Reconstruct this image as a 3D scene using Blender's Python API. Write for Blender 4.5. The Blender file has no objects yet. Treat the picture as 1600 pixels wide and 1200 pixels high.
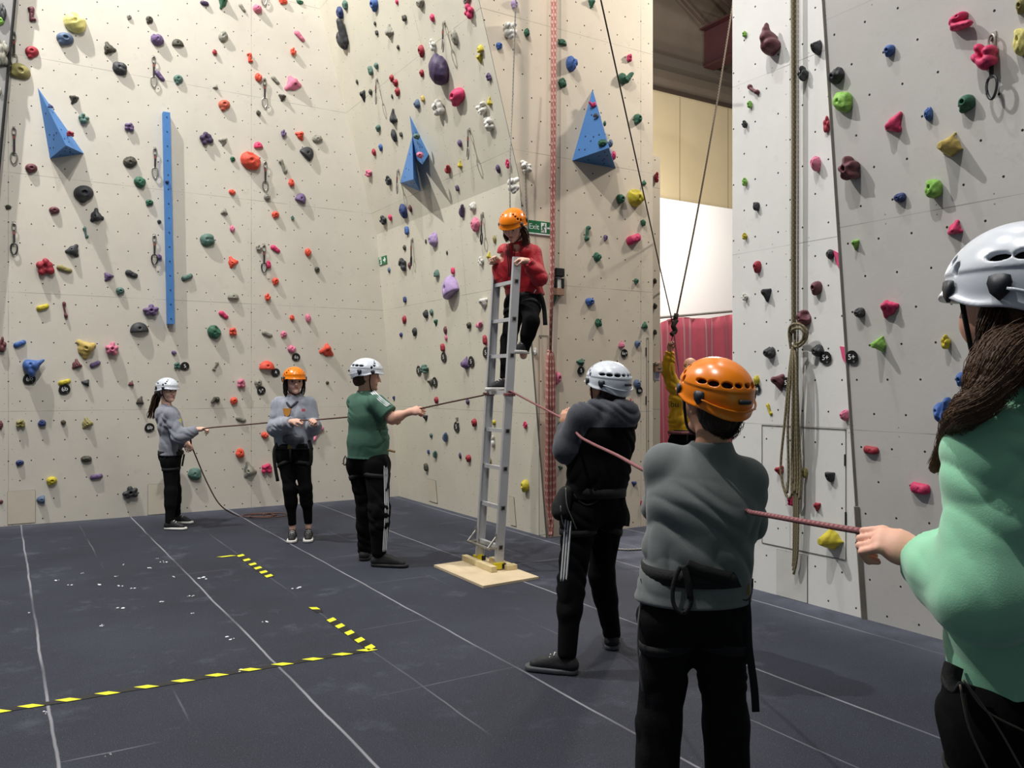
import bpy, math, random
import numpy as np
from mathutils import Vector, Matrix
# ------------------------------------------------------------------ camera, world, lights, exposure
sc = bpy.context.scene
COL = sc.collection
TH = math.radians(31.65)          # the camera is turned this far from the walls' axis
CT, SN = math.cos(TH), math.sin(TH)
FPX, HC = 1300.0, 1.45
cam_d = bpy.data.cameras.new('camera'); cam = bpy.data.objects.new('camera', cam_d); COL.objects.link(cam)
cam.location = (0, 0, HC); cam.rotation_euler = (math.pi/2, 0, -TH)
cam_d.sensor_fit = 'HORIZONTAL'; cam_d.sensor_width = 36; cam_d.lens = 36*FPX/1600; cam_d.clip_start = .05
sc.camera = cam
sc.view_settings.view_transform = 'Standard'; sc.view_settings.look = 'None'
sc.view_settings.gamma = 1; sc.view_settings.exposure = -0.06; sc.view_settings.use_curve_mapping = False
world = bpy.data.worlds.new('hall_air'); sc.world = world; world.use_nodes = True
world.node_tree.nodes['Background'].inputs[0].default_value = (.74, .86, 1, 1)
world.node_tree.nodes['Background'].inputs[1].default_value = .13
def lamp(name, loc, watts, rad, col, aim=None, spot=None):
    l = bpy.data.lights.new(name, 'SPOT' if spot else 'POINT'); l.energy = watts; l.color = col; l.shadow_soft_size = rad
    o = bpy.data.objects.new(name, l); COL.objects.link(o); o.location = loc
    if spot:
        l.spot_size = math.radians(spot); l.spot_blend = .6
        o.rotation_euler = (Vector(aim)-Vector(loc)).to_track_quat('-Z', 'Y').to_euler()
    return o
lamp('high_bay_lamp', (-.6, 2.1, 10.3), 1650, .07, (1, .975, .94))
lamp('high_bay_lamp', (-1.6, 8.2, 10.0), 2800, .07, (1, .975, .94))
lamp('high_bay_lamp', (3.9, 3.3, 8.2), 170, .14, (.97, .98, 1))
lamp('high_bay_lamp', (1.4, 4.7, 10.0), 620, .10, (.97, .98, 1))
lamp('hall_light', (7.6, 5.2, 6.0), 430, .15, (1, .94, .86))  # added fill that brightens the far fin, no fitting known there
lamp('hall_light', (9.9, 10.0, 4.4), 190, .3, (1, .92, .78))
lamp('hall_light', (8.2, 8.2, 4.4), 330, .3, (1, .97, .92))

# ------------------------------------------------------------------ picture-to-place helpers
def V(x, y, z=0): return np.array([x*CT+y*SN, -x*SN+y*CT, z], float)          # camera-frame direction -> world
def W(px, py, Y): return V((px-800)/FPX*Y, Y, 0)+np.array([0, 0, HC-(py-600)/FPX*Y])
def G(px, py, z=0.0): return W(px, py, (HC-z)*FPX/(py-600))                    # point on the floor
CAM = np.array([0, 0, HC], float)
class Plane:
    def __init__(s, p, n, h):                # a point, the outward normal, the horizontal direction (to the right as one faces it)
        s.p = np.array(p, float); s.n = np.array(n, float)/np.linalg.norm(n); s.h = np.array(h, float); s.u = np.cross(s.h, -s.n); s.u /= np.linalg.norm(s.u)
        if s.u[2] < 0: s.u = -s.u
    def hit(s, px, py, off=0):
        d = W(px, py, 1.0)-CAM; q = s.p+s.n*off
        return CAM+d*(np.dot(q-CAM, s.n)/np.dot(d, s.n))
def px_of(p):
    p = np.asarray(p, float); X = p[0]*CT-p[1]*SN; Y = p[0]*SN+p[1]*CT
    return 800+X/Y*FPX, 600-(p[2]-HC)/Y*FPX
YA, XB, YC, XR, XD = 9.92, 4.40, 6.51, 5.71, 4.55
PA = Plane((0, YA, 0), (0, -1, 0), (1, 0, 0))
lb = .31/3.35; PB1 = Plane((XB, 8, 0), (-1, 0, -lb), (0, -1, 0))
PB2 = Plane((XB-.31, 8, 3.35), (-1, 0, -.276), (0, -1, 0))
PC = Plane((5, YC, 0), (0, -1, 0), (1, 0, 0))
PD = Plane((XD, 4, 0), (-1, 0, 0), (0, -1, 0))
LE = .103; PE = Plane((XD, 2, 0), (-1, 0, -LE), (0, -1, 0))
PK = Plane((6, 6.97, 0), (0, -1, 0), (1, 0, 0))
# ------------------------------------------------------------------ materials
def lin(c):
    return tuple(((v/255)/12.92 if v/255 <= .04045 else ((v/255+.055)/1.055)**2.4) for v in c)
MATS = {}
def mat(name, rgb, rough=.7, bump=0, bscale=60, var=0, vscale=8, metal=0, sheen=0, emit=0, spec=None):
    if name in MATS: return MATS[name]
    m = bpy.data.materials.new(name); m.use_nodes = True; nt = m.node_tree; b = nt.nodes['Principled BSDF']
    c = lin(rgb)+(1,)
    b.inputs['Base Color'].default_value = c; b.inputs['Roughness'].default_value = rough; b.inputs['Metallic'].default_value = metal
    if spec is not None: b.inputs['Specular IOR Level'].default_value = spec
    if sheen: b.inputs['Sheen Weight'].default_value = sheen
    if emit:
        b.inputs['Emission Color'].default_value = c; b.inputs['Emission Strength'].default_value = emit
    tc = nt.nodes.new('ShaderNodeTexCoord')
    if var:
        n = nt.nodes.new('ShaderNodeTexNoise'); n.inputs['Scale'].default_value = vscale; n.inputs['Detail'].default_value = 4
        nt.links.new(tc.outputs['Object'], n.inputs['Vector'])
        r = nt.nodes.new('ShaderNodeMapRange'); r.inputs[3].default_value = 1-var; r.inputs[4].default_value = 1+var
        r.inputs[1].default_value = .3; r.inputs[2].default_value = .7
        nt.links.new(n.outputs[0], r.inputs[0])
        v = nt.nodes.new('ShaderNodeVectorMath'); v.operation = 'SCALE'; v.inputs[0].default_value = c[:3]
        nt.links.new(r.outputs[0], v.inputs['Scale']); nt.links.new(v.outputs[0], b.inputs['Base Color'])
    if bump:
        n = nt.nodes.new('ShaderNodeTexNoise'); n.inputs['Scale'].default_value = bscale; n.inputs['Detail'].default_value = 3
        nt.links.new(tc.outputs['Object'], n.inputs['Vector'])
        k = nt.nodes.new('ShaderNodeBump'); k.inputs['Strength'].default_value = bump; k.inputs['Distance'].default_value = .01
        nt.links.new(n.outputs[0], k.inputs['Height']); nt.links.new(k.outputs[0], b.inputs['Normal'])
    MATS[name] = m; return m
class NG:                                    # tiny node-graph helper
    def __init__(s, m): s.nt = m.node_tree
    def math(s, op, a, b=None, c=None, clamp=False):
        n = s.nt.nodes.new('ShaderNodeMath'); n.operation = op; n.use_clamp = clamp
        for i, v in enumerate((a, b, c)):
            if v is None: continue
            if isinstance(v, (int, float)): n.inputs[i].default_value = v
            else: s.nt.links.new(v, n.inputs[i])
        return n.outputs[0]
    def noise(s, vec, scale, detail=3, rough=.5):
        n = s.nt.nodes.new('ShaderNodeTexNoise'); n.inputs['Scale'].default_value = scale; n.inputs['Detail'].default_value = detail
        n.inputs['Roughness'].default_value = rough; s.nt.links.new(vec, n.inputs['Vector']); return n.outputs[0]
    def rng(s, v, a, b, c, d):
        n = s.nt.nodes.new('ShaderNodeMapRange'); s.nt.links.new(v, n.inputs[0])
        for i, q in enumerate((a, b, c, d)): n.inputs[i+1].default_value = q
        return n.outputs[0]
    def mix(s, f, a, b):
        n = s.nt.nodes.new('ShaderNodeMix'); n.data_type = 'RGBA'; n.clamp_factor = True
        if isinstance(f, (int, float)): n.inputs[0].default_value = f
        else: s.nt.links.new(f, n.inputs[0])
        for i, v in ((6, a), (7, b)):
            if isinstance(v, tuple): n.inputs[i].default_value = v if len(v) == 4 else v+(1,)
            else: s.nt.links.new(v, n.inputs[i])
        return n.outputs[2]
def wall_mat(name, rgb, zs=1.17, u0=0.0, hole=.0085, grime=.10):
    """painted plywood panels: T-nut holes in a staggered grid, panel seams with screws, chalk smears (UVs in metres)"""
    m = bpy.data.materials.new(name); m.use_nodes = True; g = NG(m); nt = m.node_tree; b = nt.nodes['Principled BSDF']
    uv = nt.nodes.new('ShaderNodeUVMap'); sp = nt.nodes.new('ShaderNodeSeparateXYZ'); nt.links.new(uv.outputs[0], sp.inputs[0])
    u = g.math('SUBTRACT', sp.outputs[0], u0); v = g.math('SUBTRACT', sp.outputs[1], zs); vec = uv.outputs[0]
    a, bb = .2033, .2033
    row = g.math('FLOOR', g.math('DIVIDE', v, bb)); odd = g.math('MULTIPLY', g.math('FLOORED_MODULO', row, 2), .5)
    fx = g.math('SUBTRACT', g.math('FRACT', g.math('ADD', g.math('DIVIDE', u, a), odd)), .5)
    fy = g.math('SUBTRACT', g.math('FRACT', g.math('DIVIDE', v, bb)), .5)
    d = g.math('MULTIPLY', g.math('SQRT', g.math('ADD', g.math('MULTIPLY', fx, fx), g.math('MULTIPLY', fy, fy))), a)
    holes = g.math('LESS_THAN', d, hole)
    halo = g.math('MULTIPLY', g.rng(d, .012, .03, 1, 0), g.rng(g.noise(vec, 1.7, 2), .5, .62, 0, .6))
    # seams each 1.22 m up and 2.44 m along
    sv = g.math('MULTIPLY', g.math('ABSOLUTE', g.math('SUBTRACT', g.math('FRACT', g.math('ADD', g.math('DIVIDE', v, 1.22), .5)), .5)), 1.22)
    su = g.math('MULTIPLY', g.math('ABSOLUTE', g.math('SUBTRACT', g.math('FRACT', g.math('ADD', g.math('DIVIDE', u, 2.44), .5)), .5)), 2.44)
    seam = g.math('LESS_THAN', g.math('MINIMUM', sv, su), .0028)
    seam = g.math('MULTIPLY', seam, g.rng(g.noise(vec, 2.3, 3), .40, .6, .25, .85))
    def dots(along, across, pitch, off):
        q = g.math('MULTIPLY', g.math('SUBTRACT', g.math('FRACT', g.math('DIVIDE', along, pitch)), .5), pitch)
        w = g.math('SUBTRACT', across, off)
        dd = g.math('SQRT', g.math('ADD', g.math('MULTIPLY', q, q), g.math('MULTIPLY', w, w)))
        return g.math('LESS_THAN', dd, .0042)
    scr = g.math('MAXIMUM', dots(u, sv, .305, .026), dots(v, su, .155, .034))
    dark = g.math('MAXIMUM', g.math('MAXIMUM', holes, g.math('MULTIPLY', scr, .6)), g.math('MULTIPLY', seam, .55))
    base = lin(rgb)
    n1 = g.noise(vec, 1.1, 5, .65); n2 = g.noise(vec, 6.5, 5, .7)
    col = g.mix(g.rng(n1, .42, .72, 0, 1), base, tuple(x*(1-grime) for x in base))
    col = g.mix(g.rng(n2, .60, .74, 0, .42), col, tuple(x*(1-grime*2.2) for x in base))
    col = g.mix(g.rng(g.noise(vec, 2.6, 6, .8), .60, .72, 0, .5), col, tuple(x*(1-grime*2.6) for x in base))
    col = g.mix(g.math('MULTIPLY', halo, .5), col, tuple(min(1, x*1.12) for x in base))
    col = g.mix(dark, col, lin((38, 34, 30)))
    nt.links.new(col, b.inputs['Base Color']); b.inputs['Roughness'].default_value = .62; b.inputs['Specular IOR Level'].default_value = .25
    k = nt.nodes.new('ShaderNodeBump'); k.inputs['Strength'].default_value = .12; k.inputs['Distance'].default_value = .004
    nt.links.new(g.noise(vec, 45, 3), k.inputs['Height']); nt.links.new(k.outputs[0], b.inputs['Normal'])
    return m
def rope_mat(name, c1, c2, k=26.0):
    m = bpy.data.materials.new(name); m.use_nodes = True; g = NG(m); nt = m.node_tree; b = nt.nodes['Principled BSDF']
    uv = nt.nodes.new('ShaderNodeUVMap'); sp = nt.nodes.new('ShaderNodeSeparateXYZ'); nt.links.new(uv.outputs[0], sp.inputs[0])
    a = g.math('FRACT', g.math('ADD', g.math('MULTIPLY', sp.outputs[0], 2), g.math('MULTIPLY', sp.outputs[1], k)))
    c = g.math('FRACT', g.math('SUBTRACT', g.math('MULTIPLY', sp.outputs[0], 2), g.math('MULTIPLY', sp.outputs[1], k)))
    f = g.math('MULTIPLY', g.math('GREATER_THAN', a, .45), g.math('GREATER_THAN', c, .35))
    nt.links.new(g.mix(f, lin(c1), lin(c2)), b.inputs['Base Color']); b.inputs['Roughness'].default_value = .85
    return m
# ------------------------------------------------------------------ object helpers
def tag(o, label=None, cat=None, group=None, kind=None):
    if label: o['label'] = label
    if cat: o['category'] = cat
    if group: o['group'] = group
    if kind: o['kind'] = kind
    return o
def empty(name, loc, label, cat, group=None):
    o = bpy.data.objects.new(name, None); COL.objects.link(o); o.location = [float(v) for v in loc]; o.empty_display_size = .1
    return tag(o, label, cat, group)
def mesh_of(name, verts, faces, smooth=True, uv=None, slots=None):
    me = bpy.data.meshes.new(name); verts = np.asarray(verts, np.float32)
    if isinstance(faces, np.ndarray) and faces.ndim == 2:
        n, q = faces.shape
        me.vertices.add(len(verts)); me.vertices.foreach_set('co', verts.ravel())
        me.loops.add(n*q); me.loops.foreach_set('vertex_index', faces.astype(np.int32).ravel())
        me.polygons.add(n); me.polygons.foreach_set('loop_start', np.arange(0, n*q, q, dtype=np.int32))
        me.update(calc_edges=True); me.validate()
    else:
        me.from_pydata([tuple(map(float, v)) for v in verts], [], [tuple(int(i) for i in f) for f in faces]); me.update()
    if smooth: me.polygons.foreach_set('use_smooth', np.ones(len(me.polygons), bool))
    if uv is not None:
        l = me.uv_layers.new(name='UVMap'); vi = np.zeros(len(me.loops), np.int32); me.loops.foreach_get('vertex_index', vi)
        l.data.foreach_set('uv', np.asarray(uv, np.float32)[vi].ravel())
    if slots is not None: me.polygons.foreach_set('material_index', np.asarray(slots, np.int32))
    return me
def put(name, verts, faces, m, parent=None, smooth=True, uv=None, slots=None, origin=None, kind=None):
    """one mesh object; vertices are given in world space and stored relative to the parent or the origin"""
    verts = np.asarray(verts, float)
    if parent is not None: org = world_loc(parent)
    elif origin is not None: org = np.asarray(origin, float)
    else:
        org = np.array([verts[:, 0].mean(), verts[:, 1].mean(), verts[:, 2].min()])
    me = mesh_of(name, verts-org, faces, smooth, uv, slots)
    for x in (m if isinstance(m, (list, tuple)) else [m]): me.materials.append(x)
    o = bpy.data.objects.new(name, me); COL.objects.link(o)
    if parent is not None: o.parent = parent
    else: o.location = [float(v) for v in org]
    if kind: o['kind'] = kind
    return o
def world_loc(o):
    p = np.zeros(3)
    while o is not None: p = p+np.array(o.location); o = o.parent
    return p
class MB:                                     # collects simple solids in world space
    def __init__(s): s.v = []; s.f = []; s.uv = []; s.mi = []
    def add(s, v, f, uv=None, mi=0):
        n = len(s.v); s.v += [tuple(map(float, q)) for q in v]; s.f += [tuple(i+n for i in q) for q in f]
        s.uv += [tuple(q) for q in uv] if uv is not None else [(0, 0)]*len(v); s.mi += [mi]*len(f); return s
    def box(s, c, ax, half, mi=0):            # centre, three axes, three half sizes
        c = np.asarray(c, float); A = [np.asarray(a, float)*h for a, h in zip(ax, half)]
        v = [c+i*A[0]+j*A[1]+k*A[2] for i in (-1, 1) for j in (-1, 1) for k in (-1, 1)]
        return s.add(v, [(0, 1, 3, 2), (4, 6, 7, 5), (0, 4, 5, 1), (2, 3, 7, 6), (0, 2, 6, 4), (1, 5, 7, 3)], mi=mi)
    def bx(s, lo, hi, mi=0):
        lo = np.array(lo, float); hi = np.array(hi, float); return s.box((lo+hi)/2, np.eye(3), (hi-lo)/2, mi)
    def tube(s, pts, r, n=8, mi=0, closed=False, rs=None, flat=1.0, up=None):
        P = np.asarray(pts, float); N = len(P); T = np.gradient(P, axis=0) if N > 2 else np.repeat((P[1]-P[0])[None], 2, 0)
        if closed: T = np.roll(P, -1, 0)-np.roll(P, 1, 0)
        T /= np.linalg.norm(T, axis=1)[:, None]+1e-12
        a = np.cross(T[0], (0, 0, 1) if up is None else up)
        if np.linalg.norm(a) < 1e-3: a = np.cross(T[0], (1, 0, 0))
        a /= np.linalg.norm(a); L = 0; v = []; uv = []
        for i in range(N):
            if up is not None:
                a = np.cross(T[i], up if np.ndim(up) == 1 else up[i])
            else: a = a-T[i]*np.dot(a, T[i])
            a = a/(np.linalg.norm(a)+1e-12); b = np.cross(T[i], a)
            if i: L += np.linalg.norm(P[i]-P[i-1])
            R = r if rs is None else rs[i]
            for k in range(n):
                q = 2*math.pi*k/n; v.append(P[i]+R*(a*math.cos(q)+b*math.sin(q)*flat)); uv.append((k/n, L))
        f = []
        for i in range(N if closed else N-1):
            j = (i+1) % N
            for k in range(n): f.append((i*n+k, i*n+(k+1) % n, j*n+(k+1) % n, j*n+k))
        if not closed: f += [tuple(range(n))[::-1], tuple((N-1)*n+k for k in range(n))]
        return s.add(v, f, uv, mi)
    def build(s, name, m, parent=None, smooth=False, origin=None, kind=None):
        return put(name, s.v, s.f, m, parent, smooth, s.uv, s.mi, origin, kind)
def smooth_path(P, k=8, closed=False):
    P = np.asarray(P, float); N = len(P); out = []
    for i in range(N if closed else N-1):
        g = lambda j: P[j % N] if closed else P[min(max(j, 0), N-1)]
        a, b, c, d = g(i-1), g(i), g(i+1), g(i+2)
        for t in np.arange(k)/k: out.append(.5*((2*b)+(c-a)*t+(2*a-5*b+4*c-d)*t*t+(3*b-a-3*c+d)*t**3))
    if not closed: out.append(P[-1])
    return np.array(out)
def bevel(o, w, seg=2):
    b = o.modifiers.new('bevel', 'BEVEL'); b.width = w; b.segments = seg; b.limit_method = 'ANGLE'; return o
# ------------------------------------------------------------------ smooth bodies from distance fields
def sminp(a, b, k):
    if k <= 0: return np.minimum(a, b)
    h = np.clip(.5+.5*(b-a)/k, 0, 1); return b+(a-b)*h-k*h*(1-h)
def smaxp(a, b, k): return -sminp(-a, -b, k)
def nrm(v): v = np.asarray(v, float); return v/(np.linalg.norm(v)+1e-12)
class Field:
    def __init__(s, lo, hi, h):
        s.lo = np.asarray(lo, float); s.h = h; s.n = np.ceil((np.asarray(hi)-s.lo)/h).astype(int)+1
        s.F = np.full(s.n, .5, np.float32)
    def sub(s, lo, hi):
        a = np.clip(np.floor((np.asarray(lo)-s.lo)/s.h).astype(int), 0, s.n); b = np.clip(np.ceil((np.asarray(hi)-s.lo)/s.h).astype(int)+1, 0, s.n)
        if np.any(b <= a): return None, None
        sl = tuple(slice(i, j) for i, j in zip(a, b))
        X = [(s.lo[i]+s.h*np.arange(a[i], b[i])).astype(np.float32).reshape([-1 if j == i else 1 for j in range(3)]) for i in range(3)]
        return sl, X
    def put(s, lo, hi, fn, k=0., op='u'):
        pad = k+3*s.h; sl, X = s.sub(np.asarray(lo)-pad, np.asarray(hi)+pad)
        if sl is None: return s
        d = fn(*X).astype(np.float32); c = s.F[sl]
        s.F[sl] = sminp(c, d, k) if op == 'u' else smaxp(c, -d, k) if op == 's' else smaxp(c, d, k)
        return s
    def cap(s, a, b, ra, rb=None, k=.02, right=None, asp=1., op='u'):
        a = np.asarray(a, float); b = np.asarray(b, float); rb = ra if rb is None else rb; ab = b-a; L2 = float(ab@ab)+1e-12; R = max(ra, rb)*max(asp, 1)
        rv = None if right is None else nrm(right)
        def fn(x, y, z):
            x = x-a[0]; y = y-a[1]; z = z-a[2]
            t = np.clip((x*ab[0]+y*ab[1]+z*ab[2])/L2, 0, 1); x = x-t*ab[0]; y = y-t*ab[1]; z = z-t*ab[2]
            if rv is not None:
                q = (x*rv[0]+y*rv[1]+z*rv[2])*(1-1/asp); x = x-q*rv[0]; y = y-q*rv[1]; z = z-q*rv[2]
            return np.sqrt(x*x+y*y+z*z)-(ra+(rb-ra)*t)
        return s.put(np.minimum(a, b)-R, np.maximum(a, b)+R, fn, k, op)
    def chain(s, pts, rs, k=.02, **kw):
        for i in range(len(pts)-1): s.cap(pts[i], pts[i+1], rs[i], rs[i+1], k, **kw)
        return s
    def ell(s, c, M, r, k=.02, op='u'):       # M rows = axes
        c = np.asarray(c, float); r = np.asarray(r, float); M = np.asarray(M, float)
        def fn(x, y, z):
            x = x-c[0]; y = y-c[1]; z = z-c[2]; q = [(x*M[i][0]+y*M[i][1]+z*M[i][2])/r[i] for i in range(3)]
            k0 = np.sqrt(q[0]**2+q[1]**2+q[2]**2)+1e-9; k1 = np.sqrt((q[0]/r[0])**2+(q[1]/r[1])**2+(q[2]/r[2])**2)+1e-9
            return k0*(k0-1)/k1
        R = float(r.max()); return s.put(c-R, c+R, fn, k, op)
    def half(s, p, n, op='s', k=0, lo=None, hi=None):   # op 's' removes the side the normal points to
        p = np.asarray(p, float); n = nrm(n); hi_ = s.lo+s.h*s.n
        return s.put(s.lo if lo is None else lo, hi_ if hi is None else hi, lambda x, y, z: -((x-p[0])*n[0]+(y-p[1])*n[1]+(z-p[2])*n[2]), k, op)
    def ripple(s, fn, amp):
        m = np.abs(s.F) < amp+2.5*s.h; I = np.argwhere(m); P = s.lo+I*s.h; s.F[m] += fn(P).astype(np.float32); return s
    def mesh(s):
        F = s.F; F[0] = F[-1] = .5; F[:, 0] = F[:, -1] = .5; F[:, :, 0] = F[:, :, -1] = .5
        S = F < 0; n = F.shape
        cnt = np.zeros([k-1 for k in n], np.int8); cs = [(i, j, k) for i in (0, 1) for j in (0, 1) for k in (0, 1)]
        for i, j, k in cs: cnt += S[i:n[0]-1+i, j:n[1]-1+j, k:n[2]-1+k]
        C = np.argwhere((cnt > 0) & (cnt < 8)); idx = np.full(cnt.shape, -1, np.int32); idx[tuple(C.T)] = np.arange(len(C))
        val = np.stack([F[C[:, 0]+i, C[:, 1]+j, C[:, 2]+k] for i, j, k in cs], 1)
        acc = np.zeros((len(C), 3)); w = np.zeros(len(C))
        for a in range(8):
            for b in range(a+1, 8):
                if sum(abs(p-q) for p, q in zip(cs[a], cs[b])) != 1: continue
                va, vb = val[:, a], val[:, b]; m = (va < 0) != (vb < 0); t = np.where(m, va/(va-vb+1e-20), 0)
                pa, pb = np.array(cs[a], float), np.array(cs[b], float)
                acc += m[:, None]*(pa+(pb-pa)*t[:, None]); w += m
        v = s.lo+(C+acc/w[:, None])*s.h; fs = []
        for ax in range(3):
            o1, o2 = [(1, 2), (2, 0), (0, 1)][ax]
            A = np.take(S, range(n[ax]-1), ax); B = np.take(S, range(1, n[ax]), ax); E = np.argwhere(A != B)
            E = E[(E[:, o1] > 0) & (E[:, o2] > 0) & (E[:, o1] < n[o1]-1) & (E[:, o2] < n[o2]-1)]
            sg = A[tuple(E.T)]; q = []
            for d1, d2 in ((-1, -1), (0, -1), (0, 0), (-1, 0)):
                K = E.copy(); K[:, o1] += d1; K[:, o2] += d2; q.append(idx[tuple(K.T)])
            q = np.stack(q, 1); q[~sg] = q[~sg][:, ::-1]; fs.append(q)
        f = np.concatenate(fs); f = f[(f >= 0).all(1)]
        # one light smoothing pass
        acc = np.zeros_like(v); w = np.zeros(len(v))
        for a, b in ((0, 1), (1, 2), (2, 3), (3, 0)):
            np.add.at(acc, f[:, a], v[f[:, b]]); np.add.at(acc, f[:, b], v[f[:, a]]); np.add.at(w, f[:, a], 1); np.add.at(w, f[:, b], 1)
        ok = w > 0; v[ok] = .5*v[ok]+.5*acc[ok]/w[ok][:, None]
        return v, f
def bounds(pts, pad):
    P = np.array(pts); return P.min(0)-pad, P.max(0)+pad
# ------------------------------------------------------------------ the setting
cream = wall_mat('cream_panels', (210, 204, 191), u0=.08, hole=.007)  # cream against white: the lighting's warm-cool difference put into the panel colours
cream_b = wall_mat('cream_panels_side', (210, 205, 188), u0=.3, hole=.0045)
cream_c = wall_mat('cream_panels_exit', (226, 212, 190), u0=.55, hole=.0075)
white_d = wall_mat('white_panels', (218, 217, 213), u0=.2, hole=.0066, grime=.08)
white_e = wall_mat('white_panels_shaded', (196, 193, 188), u0=.45, hole=.0068, grime=.10)  # same white paint as the rope wall, its shade put into the base
edge_grey = mat('panel_edge', (120, 116, 110), .6, var=.1)
dark_edge = mat('dark_matt', (30, 29, 28), .8)
def panel(name, P, poly, m, depth=.12, uvf=None):
    """a solid panel: polygon corners on the plane's face, extruded backwards; UVs in metres (along, height)"""
    poly = [np.asarray(p, float) for p in poly]; n = len(poly); b = [p-P.n*depth for p in poly]
    uv = [(float(np.dot(p-P.p, P.h)), float(p[2])) for p in poly]*2
    f = [tuple(range(n)), tuple(range(2*n-1, n-1, -1))]+[(i, i+n, (i+1) % n+n, (i+1) % n) for i in range(n)]
    nn = np.cross(poly[1]-poly[0], poly[2]-poly[0])
    if np.dot(nn, P.n) < 0: f = [t[::-1] for t in f]
    o = put(name, poly+b, f, [m, edge_grey], smooth=False, uv=uv, slots=[0]+[1]*(len(f)-1), kind='structure'); return o
ZT = 9.4
panel('wall_back', PA, [(-.9, YA, 0), (XB+.1, YA, 0), (XB+.1, YA, 8.2), (-.9, YA, 8.2)], cream)
xb = lambda z: XB-lb*z if z <= 3.35 else XB-.31-.276*(z-3.35)
panel('wall_side_lower', PB1, [(XB, YC+.002, 0), (XB, YA, 0), (xb(3.35), YA, 3.35), (xb(3.35), YC+.002, 3.35)], cream_b, .1)
panel('wall_side_upper', PB2, [(xb(3.35), YC+.002, 3.35), (xb(3.35), YA, 3.35), (xb(7), YA, 7), (xb(7), YC+.002, 7)], cream_b, .1)
panel('wall_exit', PC, [(XB+.004, YC, 0), (XR, YC, 0), (XR, YC, ZT), (xb(7)+.004, YC, ZT), (xb(7)+.004, YC, 7), (xb(3.35)+.004, YC, 3.35)], cream_c, .12)
panel('wall_rope', PD, [(XD, 4.32, 0), (XD, 3.0, 0), (XD, 3.0, ZT), (XD, 4.32, ZT)], white_d, .2)
YE = 3.237
xe = lambda z: XD-LE*z
panel('wall_right', PE, [(xe(0), YE, 0), (xe(0), .9, 0), (xe(7), .9, 7), (xe(7), YE, 7)], white_e, .05)
PF = Plane((0, YA-.12, 0), (0, -1, 0), (1, 0, 0))
xf = lambda z: -.285+.0795*z
panel('wall_left', PF, [(-.9, YA-.12, 0), (xf(0), YA-.12, 0), (xf(6.6), YA-.12, 6.6), (-.9, YA-.12, 6.6)], wall_mat('grey_panels', (150, 148, 146)), .05)
panel('wall_far_fin', PK, [(5.76, 6.97, 0), (6.22, 6.97, 0), (6.22, 6.97, 3.96), (5.76, 6.97, 3.96)], cream_c, .08)
# metal strip on the corner, dark strip drawn along the dark line at the left
MB().tube([(XB-.006, YC-.004, 0), (xb(1.0)-.006, YC-.004, 1.0), (xb(2.25)-.006, YC-.004, 2.25)], .009, 4).build('trim_1', mat('zinc', (150, 148, 140), .35, metal=.7), kind='structure')
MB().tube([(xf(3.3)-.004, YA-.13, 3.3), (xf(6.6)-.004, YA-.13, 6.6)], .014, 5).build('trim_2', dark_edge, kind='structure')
MB().tube([(xe(0)-.006, YE-.004, 0), (xe(.7)-.006, YE-.004, .7)], .019, 4).tube([(xe(.7)-.004, YE-.002, .7), (xe(6)-.004, YE-.002, 6)], .009, 4).build('trim_3', mat('worn_edge', (132, 126, 116), .6, var=.15), kind='structure')
# small access boards let into the walls, and hinged board outlines
board_m = mat('board_patch', (206, 197, 178), .6, var=.06, vscale=3); line_m = mat('board_line', (74, 68, 60), .7)
tn = 4
def patch(P, a, b, fill=True, m=None):
    global tn
    q = [P.hit(a[0], a[1]), P.hit(b[0], a[1]), P.hit(b[0], b[1]), P.hit(a[0], b[1])]
    h0, h1 = sorted((np.dot(q[0], P.h), np.dot(q[2], P.h))); z1, z0 = q[0][2], q[2][2]
    base = q[0]-P.h*np.dot(q[0], P.h); up = P.u/P.u[2]
    pt = lambda h, z: base+P.h*h+up*(z-q[0][2])+P.n*.003
    mb = MB()
    if fill:
        mb.box(pt((h0+h1)/2, (z0+z1)/2), (P.h, P.u, P.n), ((h1-h0)/2, (z1-z0)/2, .004))
    for p_, q_ in (((h0, z0), (h0, z1)), ((h1, z0), (h1, z1)), ((h0, z1), (h1, z1)), ((h0, z0), (h1, z0))):
        mb.tube([pt(*p_)+P.n*.001, pt(*q_)+P.n*.001], .0022, 4, mi=1)
    mb.build('trim_%d' % tn, [m or board_m, line_m], kind='structure'); tn += 1
patch(PA, (12, 768), (55, 816)); patch(PA, (231, 757), (262, 802)); patch(PB1, (668, 748), (684, 786)); patch(PB1, (795, 775), (807, 822))
patch(PD, (1214, 858), (1262, 942), True, mat('board_pale', (200, 198, 192), .6, var=.05)); patch(PC, (1010, 528), (1013, 820), False); patch(PC, (842, 524), (856, 835), False)
patch(PD, (1191, 664), (1322, 875), False)
hinge = MB()
for px, y0, y1 in ((1321, 710, 728), (1322, 800, 820)):
    a, b = PD.hit(px, y0), PD.hit(px, y1); hinge.tube([a+PD.n*.004, b+PD.n*.004], .006, 5)
for px, y0, y1 in ((1009, 543, 556), (1009, 619, 632), (1011, 793, 803)):
    a, b = PC.hit(px, y0), PC.hit(px, y1); hinge.tube([a+PC.n*.004, b+PC.n*.004], .006, 5)
hinge.build('trim_%d' % tn, dark_edge, kind='structure'); tn += 1
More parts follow.
